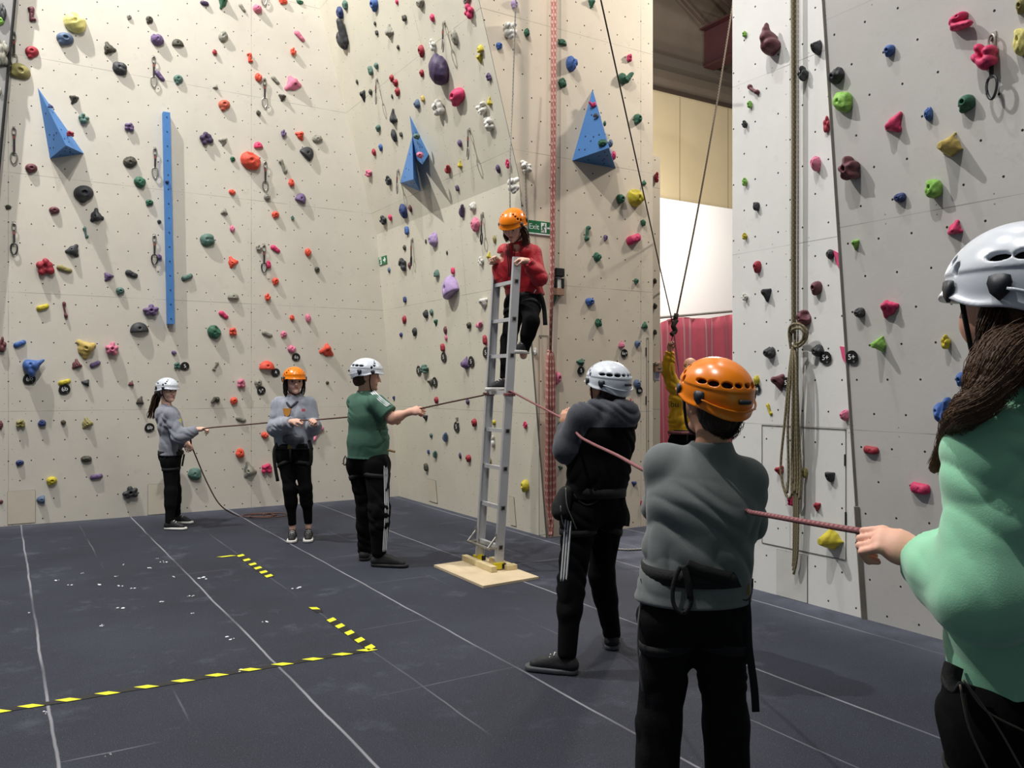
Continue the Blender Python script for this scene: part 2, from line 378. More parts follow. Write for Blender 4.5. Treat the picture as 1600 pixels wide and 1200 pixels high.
# floor
def floor_mat():
    m = bpy.data.materials.new('rubber_floor'); m.use_nodes = True; g = NG(m); nt = m.node_tree; b = nt.nodes['Principled BSDF']
    uv = nt.nodes.new('ShaderNodeUVMap'); sp = nt.nodes.new('ShaderNodeSeparateXYZ'); nt.links.new(uv.outputs[0], sp.inputs[0])
    u, v = sp.outputs[0], sp.outputs[1]; vec = uv.outputs[0]
    wob = g.math('MULTIPLY', g.math('SUBTRACT', g.noise(vec, 1.5, 4), .5), .03)
    def line(c, off, pitch, w):
        q = g.math('MULTIPLY', g.math('ABSOLUTE', g.math('SUBTRACT', g.math('FRACT', g.math('ADD', g.math('DIVIDE', g.math('SUBTRACT', g.math('ADD', c, wob), off), pitch), .5)), .5)), pitch)
        return g.rng(q, w*.4, w, 1, 0)
    main = g.math('MULTIPLY', line(u, .19, 1.03, .0085), g.rng(g.noise(vec, .9, 2), .38, .56, .12, .55))
    minor = g.math('MULTIPLY', line(u, .70, 1.03, .006), g.rng(g.noise(vec, .7, 2), .5, .62, 0, .22))
    cross = g.math('MULTIPLY', line(v, 2.59, 1.03, .006), g.rng(g.noise(vec, .8, 3), .54, .64, 0, .3))
    ln = g.math('MAXIMUM', main, g.math('MAXIMUM', minor, cross))
    dark, mid, pale = lin((35, 38, 48)), lin((47, 51, 63)), lin((96, 100, 114))
    col = g.mix(g.rng(g.noise(vec, .55, 5, .6), .38, .66, 0, 1), dark, mid)
    # chalk dust trodden in along the foot of each wall
    dA = g.rng(v, 9.3, 9.92, 0, 1)
    dB = g.rng(u, 3.9, 4.45, 0, 1)
    dust = g.math('MULTIPLY', g.math('MAXIMUM', g.math('MULTIPLY', dA, .5), g.math('MULTIPLY', g.math('POWER', dB, 1.6), .75)), g.rng(g.noise(vec, 3, 5, .7), .3, .7, .3, 1))
    col = g.mix(dust, col, pale)
    smear = g.math('MULTIPLY', g.rng(g.noise(vec, 1.9, 6, .75), .56, .74, 0, .55), g.rng(v, 1.0, 5.5, 0, 1))
    col = g.mix(smear, col, pale)
    vo = nt.nodes.new('ShaderNodeTexVoronoi'); vo.inputs['Scale'].default_value = 95; nt.links.new(vec, vo.inputs['Vector'])
    gr = g.noise(vec, 210, 2, .6)
    col = g.mix(g.rng(gr, .55, .8, 0, .45), col, lin((128, 130, 140)))
    spk = g.math('MULTIPLY', g.math('LESS_THAN', vo.outputs['Distance'], .10), g.math('GREATER_THAN', g.noise(vec, 37, 1), .62))
    col = g.mix(g.math('MULTIPLY', spk, .6), col, lin((170, 172, 180)))
    col = g.mix(ln, col, lin((176, 176, 182)))
    nt.links.new(col, b.inputs['Base Color']); b.inputs['Roughness'].default_value = .8; b.inputs['Specular IOR Level'].default_value = .3
    k = nt.nodes.new('ShaderNodeBump'); k.inputs['Strength'].default_value = .5; k.inputs['Distance'].default_value = .004
    nt.links.new(g.noise(vec, 160, 3, .7), k.inputs['Height']); nt.links.new(k.outputs[0], b.inputs['Normal'])
    return m
fl = [(-9, -6), (20, -6), (20, 13), (-9, 13)]
put('floor', [(x, y, 0) for x, y in fl]+[(x, y, -.2) for x, y in fl], [(0, 1, 2, 3), (7, 6, 5, 4), (0, 4, 5, 1), (1, 5, 6, 2), (2, 6, 7, 3), (3, 7, 4, 0)], floor_mat(), smooth=False, uv=fl*2, origin=(0, 0, 0), kind='structure')
# the hall beyond the gap
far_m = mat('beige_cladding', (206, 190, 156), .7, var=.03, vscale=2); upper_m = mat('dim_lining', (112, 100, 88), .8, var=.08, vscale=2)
far = MB().bx((4.6, 12, 0), (19.6, 12.15, 7.07)); far.build('wall_far', far_m, kind='structure')
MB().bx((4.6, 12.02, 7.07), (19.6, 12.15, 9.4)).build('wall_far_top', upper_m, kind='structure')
MB().bx((19.5, -2, 0), (19.65, 12.15, 9.4)).build('wall_far_right', far_m, kind='structure')
MB().bx((4.6, 11.8, 7.45), (19.6, 12.02, 7.62)).build('trim_eave', mat('eave_grey', (92, 84, 76), .8), kind='structure')
sj = MB()
for x in np.arange(6, 19, 1.3): sj.bx((x, 11.992, 0), (x+.012, 12.001, 7.0))
sj.build('trim_joint', mat('joint_line', (150, 132, 104), .8), kind='structure')
MB().bx((4.6, 11.96, 7.02), (19.6, 12.02, 7.09)).build('trim_ledge', mat('ledge_brown', (62, 48, 40), .8), kind='structure')
MB().bx((5.72, 2.5, ZT), (20, 13, ZT+.1)).build('ceiling', mat('ceiling_lining', (150, 136, 122), .9), kind='structure')
MB().bx((-9, -6, 12.5), (20, 13, 12.6)).build('ceiling_main', mat('roof_grey', (120, 118, 116), .9), kind='structure')
beam = MB(); bz0, bz1, bxx = 7.62, 8.36, 11.78
beam.bx((bxx-.02, 3.5, bz0), (bxx+.02, 11.9, bz1)); beam.bx((bxx-.14, 3.5, bz0-.03), (bxx+.14, 11.9, bz0)); beam.bx((bxx-.14, 3.5, bz1), (bxx+.14, 11.9, bz1+.03))
bo = beam.build('roof_beam', mat('oxide_red', (64, 30, 32), .6, var=.08)); tag(bo, 'dark red steel roof beam high beyond the gap between the walls', 'beam')
br = MB(); q0, q1 = np.array([11.7, 11.9, 8.4]), np.array([11.0, 9.0, 9.38])
br.tube([(11.6, 11.75, 8.4), (9.9, 11.75, 9.38)], .022, 6).tube([(12.5, 11.4, 8.4), (10.6, 11.4, 9.38)], .03, 6).tube([(10.75, 11.75, 8.9), (11.4, 11.4, 8.95)], .02, 6)
tag(br.build('roof_brace', mat('brace_brown', (70, 52, 44), .7)), 'thin dark steel roof bracing above the red beam', 'brace')
# white screen and red curtain
scr_ = MB(); scr_.bx((8.2, 11.55, 1.4), (15.5, 11.6, 4.86))
so = tag(scr_.build('white_screen', mat('screen_white', (250, 250, 252), .6)), 'large blank white screen on the far wall above the red curtain', 'screen')
for x in (8.22, 15.46): MB().bx((x-.03, 11.6, 0), (x+.03, 11.66, 4.8)).build('frame_post', edge_grey, so)
cp = []; NX, NZ = 260, 14
for j in range(NZ):
    for i in range(NX):
        x = 6.6+7.4*i/(NX-1); s_ = j/(NZ-1); z = .03+(2.50+.11*(x-9.6)+.03*math.sin(x*2.2)+.03*math.sin(x*5+1)-.03)*s_
        y = 9.6+(.05+.035*(1-s_))*math.sin(x*11+1.3*math.sin(x*2.1))+.03*math.sin(x*27+s_*2)
        cp.append((x, y, z))
cf = [(j*NX+i, j*NX+i+1, (j+1)*NX+i+1, (j+1)*NX+i) for j in range(NZ-1) for i in range(NX-1)]
co = put('curtain', cp, cf, mat('red_curtain', (152, 58, 74), .8, sheen=.3, var=.06), smooth=True)
so_ = co.modifiers.new('s', 'SOLIDIFY'); so_.thickness = .006
tag(co, 'long red curtain hanging in folds beyond the gap behind the man', 'curtain')
rail = MB().tube([(6.5, 9.6, 2.24), (14.1, 9.6, 3.06)], .02, 8); rail.build('rail', edge_grey, co)
MB().tube([(6.55, 9.66, 0), (6.55, 9.66, 2.24)], .025, 8).build('rail_post', edge_grey, co); MB().tube([(14.05, 9.66, 0), (14.05, 9.66, 3.05)], .025, 8).build('rail_post', edge_grey, co)
# ------------------------------------------------------------------ blue volumes
blue = mat('blue_paint', (72, 124, 184), .5, bump=.1, bscale=80, var=.05, vscale=5, spec=.35); blue_d = mat('tnut', (20, 40, 90), .6)
def volume(P, base, apex, off, label, dots, extra=None):
    B = [P.hit(*b) for b in base]; A = P.hit(apex[0], apex[1], off); c = sum(B)/3
    o = empty('climbing_volume', c, label, 'climbing volume', 'blue wall volumes')
    v = B+[A]; f = [(0, 1, 2), (0, 3, 1), (1, 3, 2), (2, 3, 0)]
    for i, q in enumerate(f):
        nn = np.cross(v[q[1]]-v[q[0]], v[q[2]]-v[q[0]]); m_ = sum(v)/4
        if np.dot(nn, v[q[0]]-m_) < 0: f[i] = q[::-1]
    mb = MB().add(v, f)
    for (i, j, k) in ((0, 1, 3), (0, 3, 2), (1, 3, 2)):
        n = nrm(np.cross(v[j]-v[i], v[k]-v[i]));  n = n if np.dot(n, v[i]-sum(v)/4) > 0 else -n
        for (a, b) in dots:
            p = v[i]+(v[j]-v[i])*a+(v[k]-v[i])*b
            mb.tube([p-n*.002, p+n*.003], .008, 8, mi=1)
    mb.build('shell', [blue, blue_d], o); return o
dd = [(.2, .2), (.3, .45), (.5, .2), (.6, .3), (.15, .6), (.4, .4), (.75, .12)]
volume(PA, [(59, 137), (78, 248), (131, 240)], (103, 227), .34, 'blue plywood pyramid on the left wall, widening downwards to a ridged foot', dd)
volume(PC, [(926, 140), (894, 251), (962, 263)], (951, 231), .34, 'blue plywood pyramid on the narrow wall above the exit sign', dd)
volume(PB2, [(640, 180), (648, 246), (670, 241)], (660, 257), .22, 'upper of two touching blue wedges on the shadowed side wall', dd[:4])
volume(PB2, [(644, 213), (625, 286), (657, 299)], (646, 280), .26, 'lower darker of two touching blue wedges on the shadowed side wall', dd[:4])
a0, a1 = PA.hit(258.5, 178), PA.hit(265.5, 507); c = (a0+a1)/2
ax = nrm(a1-a0); sd = nrm(np.cross(ax, PA.n))
o = empty('climbing_volume', c, 'long narrow blue batten standing upright on the left wall', 'climbing volume', 'blue wall volumes')
mb = MB().box(c+PA.n*.04, (ax, sd, PA.n), (np.linalg.norm(a1-a0)/2, .036, .04))
for t in np.linspace(-.95, .95, 15):
    p = c+ax*t*np.linalg.norm(a1-a0)/2+PA.n*.08; mb.tube([p, p+PA.n*.003], .008, 8, mi=1)
mb.build('shell', [blue, blue_d], o)
# ------------------------------------------------------------------ climbing holds: a library of real shapes, each hold its own object
I3 = np.eye(3)
def hold_shape(kind, seed):
    r = random.Random(seed*7+hash_kind(kind)); F = Field((-1.25, -.12, -1.25), (1.25, 1.3, 1.25), .078)
    U = lambda a, b: r.uniform(a, b)
    if kind == 'disc':
        F.ell((0, 0, 0), I3, (1, .72, 1), 0); F.ell((U(-.1, .1), .70, U(-.1, .1)), I3, (.3, .26, .3), .06, 's')
        F.ell((U(-.8, .8), .2, -.8), I3, (.4, .3, .4), .2)
    elif kind == 'blob':
        F.ell((0, 0, 0), I3, (.85, .75, .85), 0)
        for i in range(5): a = U(0, 6.28); F.ell((.55*math.cos(a), U(.05, .4), .55*math.sin(a)), I3, (U(.3, .45), U(.3, .5), U(.3, .45)), .18)
        F.ell((0, .85, .1), I3, (.2, .3, .2), .06, 's')
    elif kind == 'jug':
        F.ell((0, 0, -.05), I3, (1, .85, .85), 0); F.ell((0, .55, .75), I3, (.72, .5, .55), .12, 's'); F.ell((U(-.1, .1), .85, -.15), I3, (.17, .2, .17), .05, 's')
        F.ell((.6, .3, -.3), I3, (.35, .4, .35), .15)
    elif kind == 'wedge':
        a = (U(-.25, .25), .85, U(-.35, .1))
        for p in ((-.7, .08, -.5), (.68, .08, -.52), (U(-.3, .4), .08, .7)): F.cap(p, a, .27, .24, .35)
        F.ell((0, .1, -.1), I3, (.7, .55, .65), .25); F.ell((a[0]-.15, .95, a[2]+.2), I3, (.15, .25, .15), .05, 's')
    elif kind == 'bar':
        F.cap((-.72, .1, 0), (.72, .1, 0), .33, .30, 0); F.cap((-.5, .35, .05), (.45, .4, -.05), .33, .26, .2); F.ell((.1, .78, 0), I3, (.15, .22, .15), .05, 's')
    elif kind == 'knob':
        n = r.randint(4, 6); F.ell((0, .1, 0), I3, (.5, .5, .5), 0)
        for i in range(n):
            a = i*6.28/n+U(-.4, .4); F.ell((U(.35, .6)*math.cos(a), U(.2, .4), U(.35, .6)*math.sin(a)), I3, (U(.3, .48), U(.3, .45), U(.3, .48)), .07)
        F.ell((0, .7, 0), I3, (.2, .3, .2), .05, 's')
    elif kind == 'horn':
        F.chain([(-.5, .1, .1), (0, .35, .05), (.55, .5, .2), (1.0, .45, .32)], [.62, .48, .2, .12], .12); F.ell((-.45, .3, -.4), I3, (.45, .45, .5), .15)
        F.ell((-.35, .8, .25), I3, (.14, .25, .14), .05, 's')
    elif kind == 'half':
        F.ell((0, 0, -.35), I3, (1, .8, 1.1), 0); F.half((0, 0, -.45), (0, 0, -1), 's', .08); F.ell((0, .72, 0), I3, (.16, .25, .16), .05, 's')
    elif kind == 'pinch':
        F.cap((-.1, .2, -.75), (0, .3, .7), .32, .42, 0); F.ell((-.35, .3, .7), I3, (.35, .4, .25), .12); F.ell((.3, .25, -.7), I3, (.4, .35, .25), .12); F.ell((0, .72, .1), I3, (.17, .2, .17), .04, 's')
    elif kind == 'star':
        for a in (.2, 1.5, 2.9, 3.8, 5.2): F.cap((0, .25, 0), (.62*math.cos(a+U(-.3, .3)), .25, .62*math.sin(a)), .40, .30, .10)
        F.ell((0, .6, 0), I3, (.18, .25, .18), .05, 's')
    elif kind == 'double':
        F.ell((-.45, .1, -.1), I3, (.5, .6, .75), 0); F.cap((.1, .25, -.45), (.8, .45, .6), .4, .3, .12); F.ell((-.45, .7, .1), I3, (.15, .2, .15), .05, 's')
    elif kind == 'bone':
        F.cap((-.1, .15, -.7), (.1, .2, .6), .26, .26, 0); F.ell((.35, .2, .75), I3, (.45, .35, .3), .15); F.ell((-.1, .2, -.75), I3, (.45, .4, .35), .15)
    elif kind == 'bigwedge':
        ap = (.05, 1.0, -.1)
        for p in ((-1, .03, -.5), (1, .03, -.45), (.35, .03, 1.0), (-.2, .03, -.8)): F.cap(p, ap, .1, .16, .5)
        F.ell((.05, .15, -.05), I3, (.8, .7, .7), .3); F.ell((-.45, .62, -.05), I3, (.13, .25, .13), .03, 's')
    elif kind == 'hollow':
        F.ell((.1, .35, 0), I3, (.95, .9, 1.0), 0); F.ell((-.75, .7, .15), I3, (.5, .45, .55), .08, 's')
        for i in range(7): a = U(0, 6.28); F.ell((.2+.75*math.cos(a), .5, .85*math.sin(a)), I3, (.2, .3, .25), .1)
    elif kind == 'bumpy':
        for i in range(15): F.ell((U(-.6, .6), U(.1, .45), U(-.75, .75)), I3, (U(.26, .4),)*3, .05 if i else 0)
    F.half((0, -.02, 0), (0, -1, 0), 's')
    if kind in ('blob', 'jug', 'wedge', 'bigwedge', 'double', 'hollow'):
        F.ripple(lambda P: .025*np.sin(9*P[:, 0]+seed)*np.sin(8*P[:, 2]+P[:, 1]*7+seed*2), .03)
    v, f = F.mesh()
    v[:, 0] /= np.abs(v[:, 0]).max(); v[:, 2] /= np.abs(v[:, 2]).max(); v[:, 1] = np.maximum(v[:, 1], 0); v[:, 1] /= v[:, 1].max()
    me = mesh_of('hold_'+kind, v, f); me.materials.append(None); return me
def hash_kind(k): return sum(ord(c)*(i+3) for i, c in enumerate(k))
SHAPES = {}
def shape(kind, seed):
    k = (kind, seed)
    if k not in SHAPES: SHAPES[k] = hold_shape(kind, seed)
    return SHAPES[k]
HC_ = {  # colour letters: (rgb, colour word)
 'r': ((216, 82, 62), 'coral red'), 'q': ((186, 92, 72), 'brick red'), 'R': ((156, 48, 60), 'crimson'), 'P': ((202, 58, 102), 'hot pink'), 'p': ((206, 116, 142), 'dusty pink'),
 'b': ((66, 98, 158), 'blue'), 'n': ((48, 62, 108), 'navy'), 'g': ((50, 96, 74), 'green'), 'G': ((134, 184, 84), 'lime green'), 't': ((82, 112, 102), 'grey-green'),
 'y': ((196, 180, 56), 'yellow'), 'Y': ((222, 212, 130), 'pale yellow'), 'o': ((142, 134, 84), 'olive'), 'k': ((56, 57, 60), 'charcoal'), 'K': ((70, 68, 58), 'dark olive'),
 's': ((140, 138, 126), 'stone grey'), 'w': ((214, 212, 204), 'white'), 'v': ((106, 86, 124), 'violet'), 'V': ((72, 60, 88), 'dark purple'), 'm': ((104, 60, 66), 'maroon'),
 'B': ((86, 104, 130), 'slate blue'), 'O': ((188, 164, 92), 'sandy yellow'), 'l': ((170, 146, 190), 'lilac')}
KW = {'disc': 'round', 'blob': 'lumpy', 'jug': 'scooped', 'wedge': 'pointed', 'bar': 'long', 'knob': 'knobbly', 'horn': 'horned', 'half': 'half-moon', 'pinch': 'upright', 'star': 'spiky',
      'double': 'two-lobed', 'bone': 'bone-shaped', 'bigwedge': 'pyramid-shaped', 'hollow': 'hollow', 'bumpy': 'bumpy'}
hm = {k: mat('hold_'+v[1].replace(' ', '_').replace('-', '_'), v[0], .55, bump=.35, bscale=5, var=.13, vscale=2.2, spec=.35) for k, v in HC_.items()}
# pixel x, y, width, height, colour, kind, roll in degrees
A_ = """50 22 13 24 m pinch 0;118 32 29 27 Y jug -20;102 59 28 22 B disc 0;50 80 17 16 R disc 20;32 110 26 20 o disc -25;116 155 16 15 K wedge 180;130 185 18 14 t knob 10;49 262 17 14 m disc 10
202 26 8 9 s disc 0;234 30 12 13 K disc 0;246 60 18 17 v jug 15;278 67 18 11 K half 10;170 74 16 15 K wedge 30;187 106 17 18 k blob 30;250 118 18 11 v bar -45;279 123 12 13 t disc 20;202 198 16 13 v knob 0
203 252 18 13 K jug 30;219 284 16 14 g blob 20;131 301 26 22 k disc 20;150 336 18 18 k wedge 20;134 363 10 17 t pinch 10;85 328 17 13 m disc 0;13 323 10 8 K disc 0;115 390 18 17 k wedge -20
70 417 22 22 R knob 15;101 420 22 12 o bar -15;169 433 13 12 v wedge 160;206 428 16 13 k bar -20;188 454 14 13 t disc 0;234 316 13 11 g disc 0;249 346 7 7 k disc 0;249 401 10 9 v blob 0;293 433 16 12 t bar 30
67 480 17 12 y bar 25;101 484 13 24 m bone 15;236 485 24 16 v star 10;218 513 29 17 k half 5;31 537 17 12 b bar 30;3 538 14 25 m knob 0;132 544 26 21 O wedge 60;175 545 22 22 p star 0;54 572 30 26 b horn 15
119 569 13 13 m wedge 20;149 569 15 11 v bar 30;272 551 9 7 v blob 0;277 571 11 11 t knob 0;101 597 17 11 y bar 20;134 598 14 11 k wedge 90;205 599 10 9 m wedge 0;219 626 13 14 K wedge 0;1 664 8 14 m blob 0
32 662 15 13 o knob 0;66 661 14 11 n blob 0;99 660 9 8 K blob 0;135 661 15 12 o wedge 30;31 723 13 10 n disc 0;135 717 18 11 K jug 0;81 751 17 15 y disc 0;151 745 17 11 v bar 10;65 781 16 13 B half 90;2 784 6 7 m disc 0
204 770 22 15 k star 20;305 741 14 18 t blob 40;320 4 15 9 V jug 0;349 3 17 22 g wedge 180;379 12 14 8 s bar -50;403 12 16 15 p jug 0;443 1 15 11 r disc 0;469 3 12 7 g half 180;349 57 13 17 s blob 80
336 81 9 9 R blob 0;391 90 11 15 r pinch 0;404 120 13 14 r blob 0;469 56 19 11 p bar -40;458 80 12 12 r knob 0;431 125 15 9 s bar -40;458 132 17 23 p wedge 150;442 152 14 12 K wedge 180;404 176 8 9 K blob 0
337 135 10 8 s wedge 0;351 163 16 14 q disc 20;322 216 16 14 V knob 30;350 221 13 10 s wedge 200;404 227 14 10 P half 10;364 248 9 9 g disc 0;393 249 28 23 r jug -20;443 208 11 12 v knob 0;469 211 16 15 r wedge 90
496 216 15 10 s jug 20;481 239 19 14 k half -40;443 259 14 21 s pinch 20;456 285 11 13 r blob 0;363 300 12 9 r blob 0;418 307 12 12 s jug 0;471 310 15 14 v half -20;351 330 13 11 s wedge 0;363 357 9 12 p blob 0
431 335 13 12 r disc 0;457 340 7 7 t knob 0;324 375 15 19 t blob 50;363 409 12 14 r wedge 45;404 387 12 10 s knob 0;431 389 14 11 P bar -30;420 413 10 13 P blob 0;482 394 12 13 r blob 0;496 421 9 10 K disc 0
431 439 12 13 r disc 0;418 464 12 12 r knob 0;365 463 19 12 s half 0;350 492 14 11 P bar -35;336 518 17 16 g jug -50;364 518 13 13 r knob 0;418 522 16 10 s bar -20;444 522 11 11 p disc 0;456 545 15 13 p blob 0
457 496 9 9 r blob 0;482 497 10 14 p blob 0;511 549 17 17 r wedge 120;337 572 10 14 s pinch -30;418 572 26 17 r half 0;377 599 14 15 p knob 0;404 598 13 14 s disc 0;337 625 17 11 K double 180;366 626 13 13 r disc 0
512 598 6 6 K disc 0;377 655 15 10 s bar -20;414 680 13 11 r blob 0;376 708 16 16 r blob 0;390 734 17 22 s wedge 20;417 732 19 16 P knob 0;497 678 16 26 p bone -30"""
B2_ = """538 8 10 15 t blob 0;529 20 13 20 n blob 0;583 6 14 22 b disc 0;533 56 20 30 k double 20;585 37 5 7 K blob 0;588 51 6 8 k blob 0;606 48 15 20 s wedge 0;619 3 6 9 P blob 0;631 28 9 10 K blob 0
655 5 15 14 s blob 0;674 28 9 13 P blob 0;732 18 16 24 P knob 0;729 1 20 10 s half 180;621 74 6 8 K blob 0;657 79 11 20 R disc 0;675 70 11 19 w knob 0;708 58 13 27 s blob 0;749 77 12 13 y half 0
748 92 12 15 y wedge 180;682 111 36 50 V hollow 0;658 114 8 12 R disc 0;712 150 27 27 P disc 0;763 120 9 12 v knob 0;578 110 9 15 t blob 0;587 103 8 10 t blob 0;557 128 5 8 K blob 0;566 150 11 18 k wedge 180
578 144 7 9 K blob 0;611 122 8 12 R disc 0;617 129 9 12 R disc 0;620 143 9 13 R disc 0;612 151 4 8 k blob 0;660 154 7 10 O blob 0;650 162 11 16 B jug 0;684 168 20 24 w knob 0;763 159 10 14 y wedge 0
752 171 18 20 w bumpy 0;762 193 17 23 w bumpy 0;612 183 14 24 k wedge 0;590 200 9 11 t disc 0;614 212 11 21 k blob 0;626 210 6 8 K blob 0;594 230 7 12 b disc 0;583 238 8 12 R blob 0;575 271 12 12 p knob 0
606 282 11 15 k knob 0;717 224 9 12 v blob 0;717 257 9 13 y wedge 0;699 265 12 13 R double 0;777 264 9 14 V blob 0;714 294 7 10 V blob 0;793 256 9 15 P knob 0;628 330 15 24 n blob 0;598 344 12 15 k knob 0;609 340 7 10 P blob 0;640 326 7 12 m blob 0"""
B1_ = """635 360 9 14 b blob 0;675 373 17 25 l jug 0;721 330 12 20 V double 0;737 322 13 17 w jug 0;741 351 17 23 p blob 0;631 387 7 9 K blob 0;665 377 4 7 K blob 0;698 395 4 7 K blob 0;607 422 6 9 B blob 0
628 413 14 22 k bumpy 0;639 415 6 10 m blob 0;681 428 11 14 t half 0;707 423 8 11 P blob 0;700 450 27 30 l half 20;762 399 10 12 y wedge 0;751 408 10 15 w knob 0;772 374 7 13 o blob 0;754 474 16 20 w wedge 180;632 468 7 10 n blob 0
664 490 10 15 k jug 0;673 488 8 11 t blob 0;680 504 8 12 g wedge 180;631 499 8 14 R disc 0;647 518 9 15 k disc 0;626 523 6 8 n disc 0;695 516 7 13 m blob 0;696 528 6 10 p blob 0;691 543 9 13 R blob 0;732 508 9 11 K disc 0
748 508 14 10 p double 0;757 531 9 16 R blob 0;764 540 8 14 p blob 0;725 568 17 22 v bigwedge 0;662 577 16 15 t star 0;671 597 14 16 s wedge 180;615 623 5 10 n wedge 180;681 625 8 12 R disc 0;730 628 7 9 V blob 0;664 653 9 11 k wedge 180
714 657 6 12 s pinch 0;740 660 10 14 R disc 0;771 660 7 9 y disc 0;820 664 8 12 P knob 0;673 680 6 8 t disc 0;695 683 11 16 B double 0;669 706 5 7 n blob 0;679 710 9 13 t double 0;718 712 6 10 V blob 0;731 716 10 13 R disc 0
769 690 8 20 w bumpy 0;765 720 6 12 o blob 0;665 730 9 13 K blob 0;819 759 15 22 y disc 0;789 628 5 7 K blob 0"""
C_ = """805 6 13 15 l disc 0;797 48 25 30 w bumpy 0;781 71 12 13 b disc 0;824 50 11 13 g blob 0;880 66 16 12 g half 0;894 98 20 25 b blob 0;880 129 15 16 g blob 0;926 5 14 15 g wedge 180;984 90 10 12 P knob 0
978 121 26 19 g double 0;998 185 16 18 g disc 0;1007 285 9 9 g wedge 0;822 260 21 20 w bumpy 0;802 290 22 28 w bumpy 0;971 310 16 17 g disc 0;995 307 22 26 y jug 20;1006 348 10 11 g blob 0;993 373 24 20 P bar 25
919 364 14 25 g bone 0;947 371 8 11 v disc 0;934 401 14 15 g blob 0;995 439 9 10 g disc 0;867 467 9 18 g wedge 180;923 471 17 14 b disc 0;936 504 13 14 g blob 0;1009 508 14 12 g wedge 0;972 538 12 13 p wedge 0
997 537 11 12 B disc 0;908 566 15 12 g wedge 90;872 590 16 22 p disc 0;997 599 9 13 B jug -40;986 630 7 15 P horn 90;877 664 12 11 g half 0;877 731 7 8 t disc 0;992 756 11 9 n wedge 180;1005 787 10 10 R blob 0;837 549 8 13 w blob 0;838 503 6 8 s disc 0"""
D_ = """1163 53 8 8 G knob 0;1201 60 26 40 m horn 80;1174 140 22 16 m bone 60;1171 163 9 10 G knob 0;1163 194 9 11 k knob 0;1163 284 8 12 G knob 0;1274 72 19 23 k jug 0;1254 115 17 22 k knob 0;1291 194 8 24 R knob 0
1272 255 20 23 p blob 0;1181 322 12 13 k blob 0;1163 369 9 10 y knob 0;1182 416 13 19 R disc 0;1163 464 11 11 w knob 0;1195 460 19 21 k wedge 180;1295 397 16 15 k blob 0;1274 449 20 22 m disc 0;1254 496 20 19 m jug -60
1200 550 22 18 k jug 0;1275 547 18 16 k jug 20;1181 594 9 14 y blob 0;1215 597 18 22 m wedge 200;1199 640 12 17 y pinch 20;1318 648 16 18 p jug 0;1217 736 13 14 R wedge 200;1257 739 9 15 o blob 0;1295 744 18 18 k half 180
1236 783 13 14 P knob 0;1275 792 14 14 R wedge 180;1292 843 36 32 y bigwedge 20;1180 823 13 14 k wedge 120"""
E_ = """1303 117 24 20 k jug 20;1314 159 20 30 G blob 30;1388 78 20 18 b disc 0;1499 34 34 25 P double -70;1536 88 36 34 P knob 30;1594 8 20 24 o disc 0;1594 64 28 40 Y blob 0;1508 160 30 27 g disc 0;1449 177 14 22 b jug 0
1393 191 27 26 P wedge -20;1479 227 46 36 O bigwedge 0;1326 264 32 34 m star 10;1457 294 32 28 G blob 0;1404 308 22 15 n jug 0;1488 356 30 22 P wedge 0;1335 382 15 16 G wedge 180;1341 488 20 16 k jug 0;1386 484 24 25 P wedge 160
1370 539 30 24 G bigwedge 90;1477 534 18 21 y knob 0;1500 592 19 22 b disc 0;1474 643 38 34 b double 10;1359 704 27 13 R bar 0;1435 764 35 18 P bar 0"""
K_ = "1026 277 9 17 R knob 0;1024 439 7 9 K blob 0;1024 478 7 10 K blob 0;1024 519 7 9 K blob 0"
WALLN = {'A': 'left wall', 'B': 'shadowed side wall', 'C': 'exit-sign wall', 'D': 'rope wall', 'E': 'right wall', 'K': 'narrow fin'}
LM = {'A': [(97, 195, 'blue pyramid'), (262, 200, 'top of blue batten'), (262, 345, 'middle of blue batten'), (264, 500, 'foot of blue batten'), (22, 200, 'far-left upper quickdraw'), (22, 372, 'far-left lower quickdraw'), (240, 105, 'short top quickdraw'),
            (414, 140, 'upper right quickdraw'), (414, 275, 'middle right quickdraw'), (411, 403, 'lower right quickdraw'), (262, 640, 'ponytailed girl'), (459, 600, 'girl in orange helmet'), (570, 590, 'green-shirted boy'), (60, 592, '6b tags'), (34, 790, 'floor-level hatch'), (350, 760, 'sagging rope')],
      'B': [(682, 111, 'hollow purple hold'), (590, 145, 'leftmost quickdraw'), (697, 60, 'top quickdraw'), (735, 230, 'middle quickdraw'), (650, 210, 'upper blue wedge'), (643, 260, 'lower blue wedge'), (644, 395, 'small-sign quickdraw'), (755, 355, 'quickdraw beside climber'),
            (599, 407, 'small exit sign'), (800, 400, 'climber'), (700, 450, 'big lilac hold'), (700, 633, 'taut rope'), (780, 700, 'ladder rungs'), (725, 568, 'tagged violet hold'), (676, 765, 'floor-level hatch')],
      'C': [(928, 200, 'blue pyramid'), (844, 356, 'exit sign'), (869, 437, 'phone box'), (862, 300, 'doubled pink rope'), (800, 340, 'climber'), (950, 590, 'hooded boy'), (860, 700, 'pink rope bundle'), (976, 552, '6a+ tag')],
      'D': [(1242, 200, 'hanging ropes'), (1242, 530, 'rope knot'), (1240, 760, 'olive rope coils'), (1290, 559, '5+ tag'), (1125, 600, 'orange helmet'), (1290, 850, 'hatch outline')],
      'E': [(1553, 110, 'big quickdraw'), (1328, 558, '5+ tag'), (1550, 420, 'white helmet'), (1410, 850, 'hand on rope'), (1479, 227, 'sandy pyramid hold'), (1500, 680, 'mint hoodie')], 'K': [(1026, 400, 'fin')]}
def side_words(dx, dy):
    a = math.degrees(math.atan2(-dy, dx)) % 360
    return ['right of', 'above-right of', 'above', 'above-left of', 'left of', 'below-left of', 'below', 'below-right of'][int((a+22.5)//45) % 8]
HOLDS = []
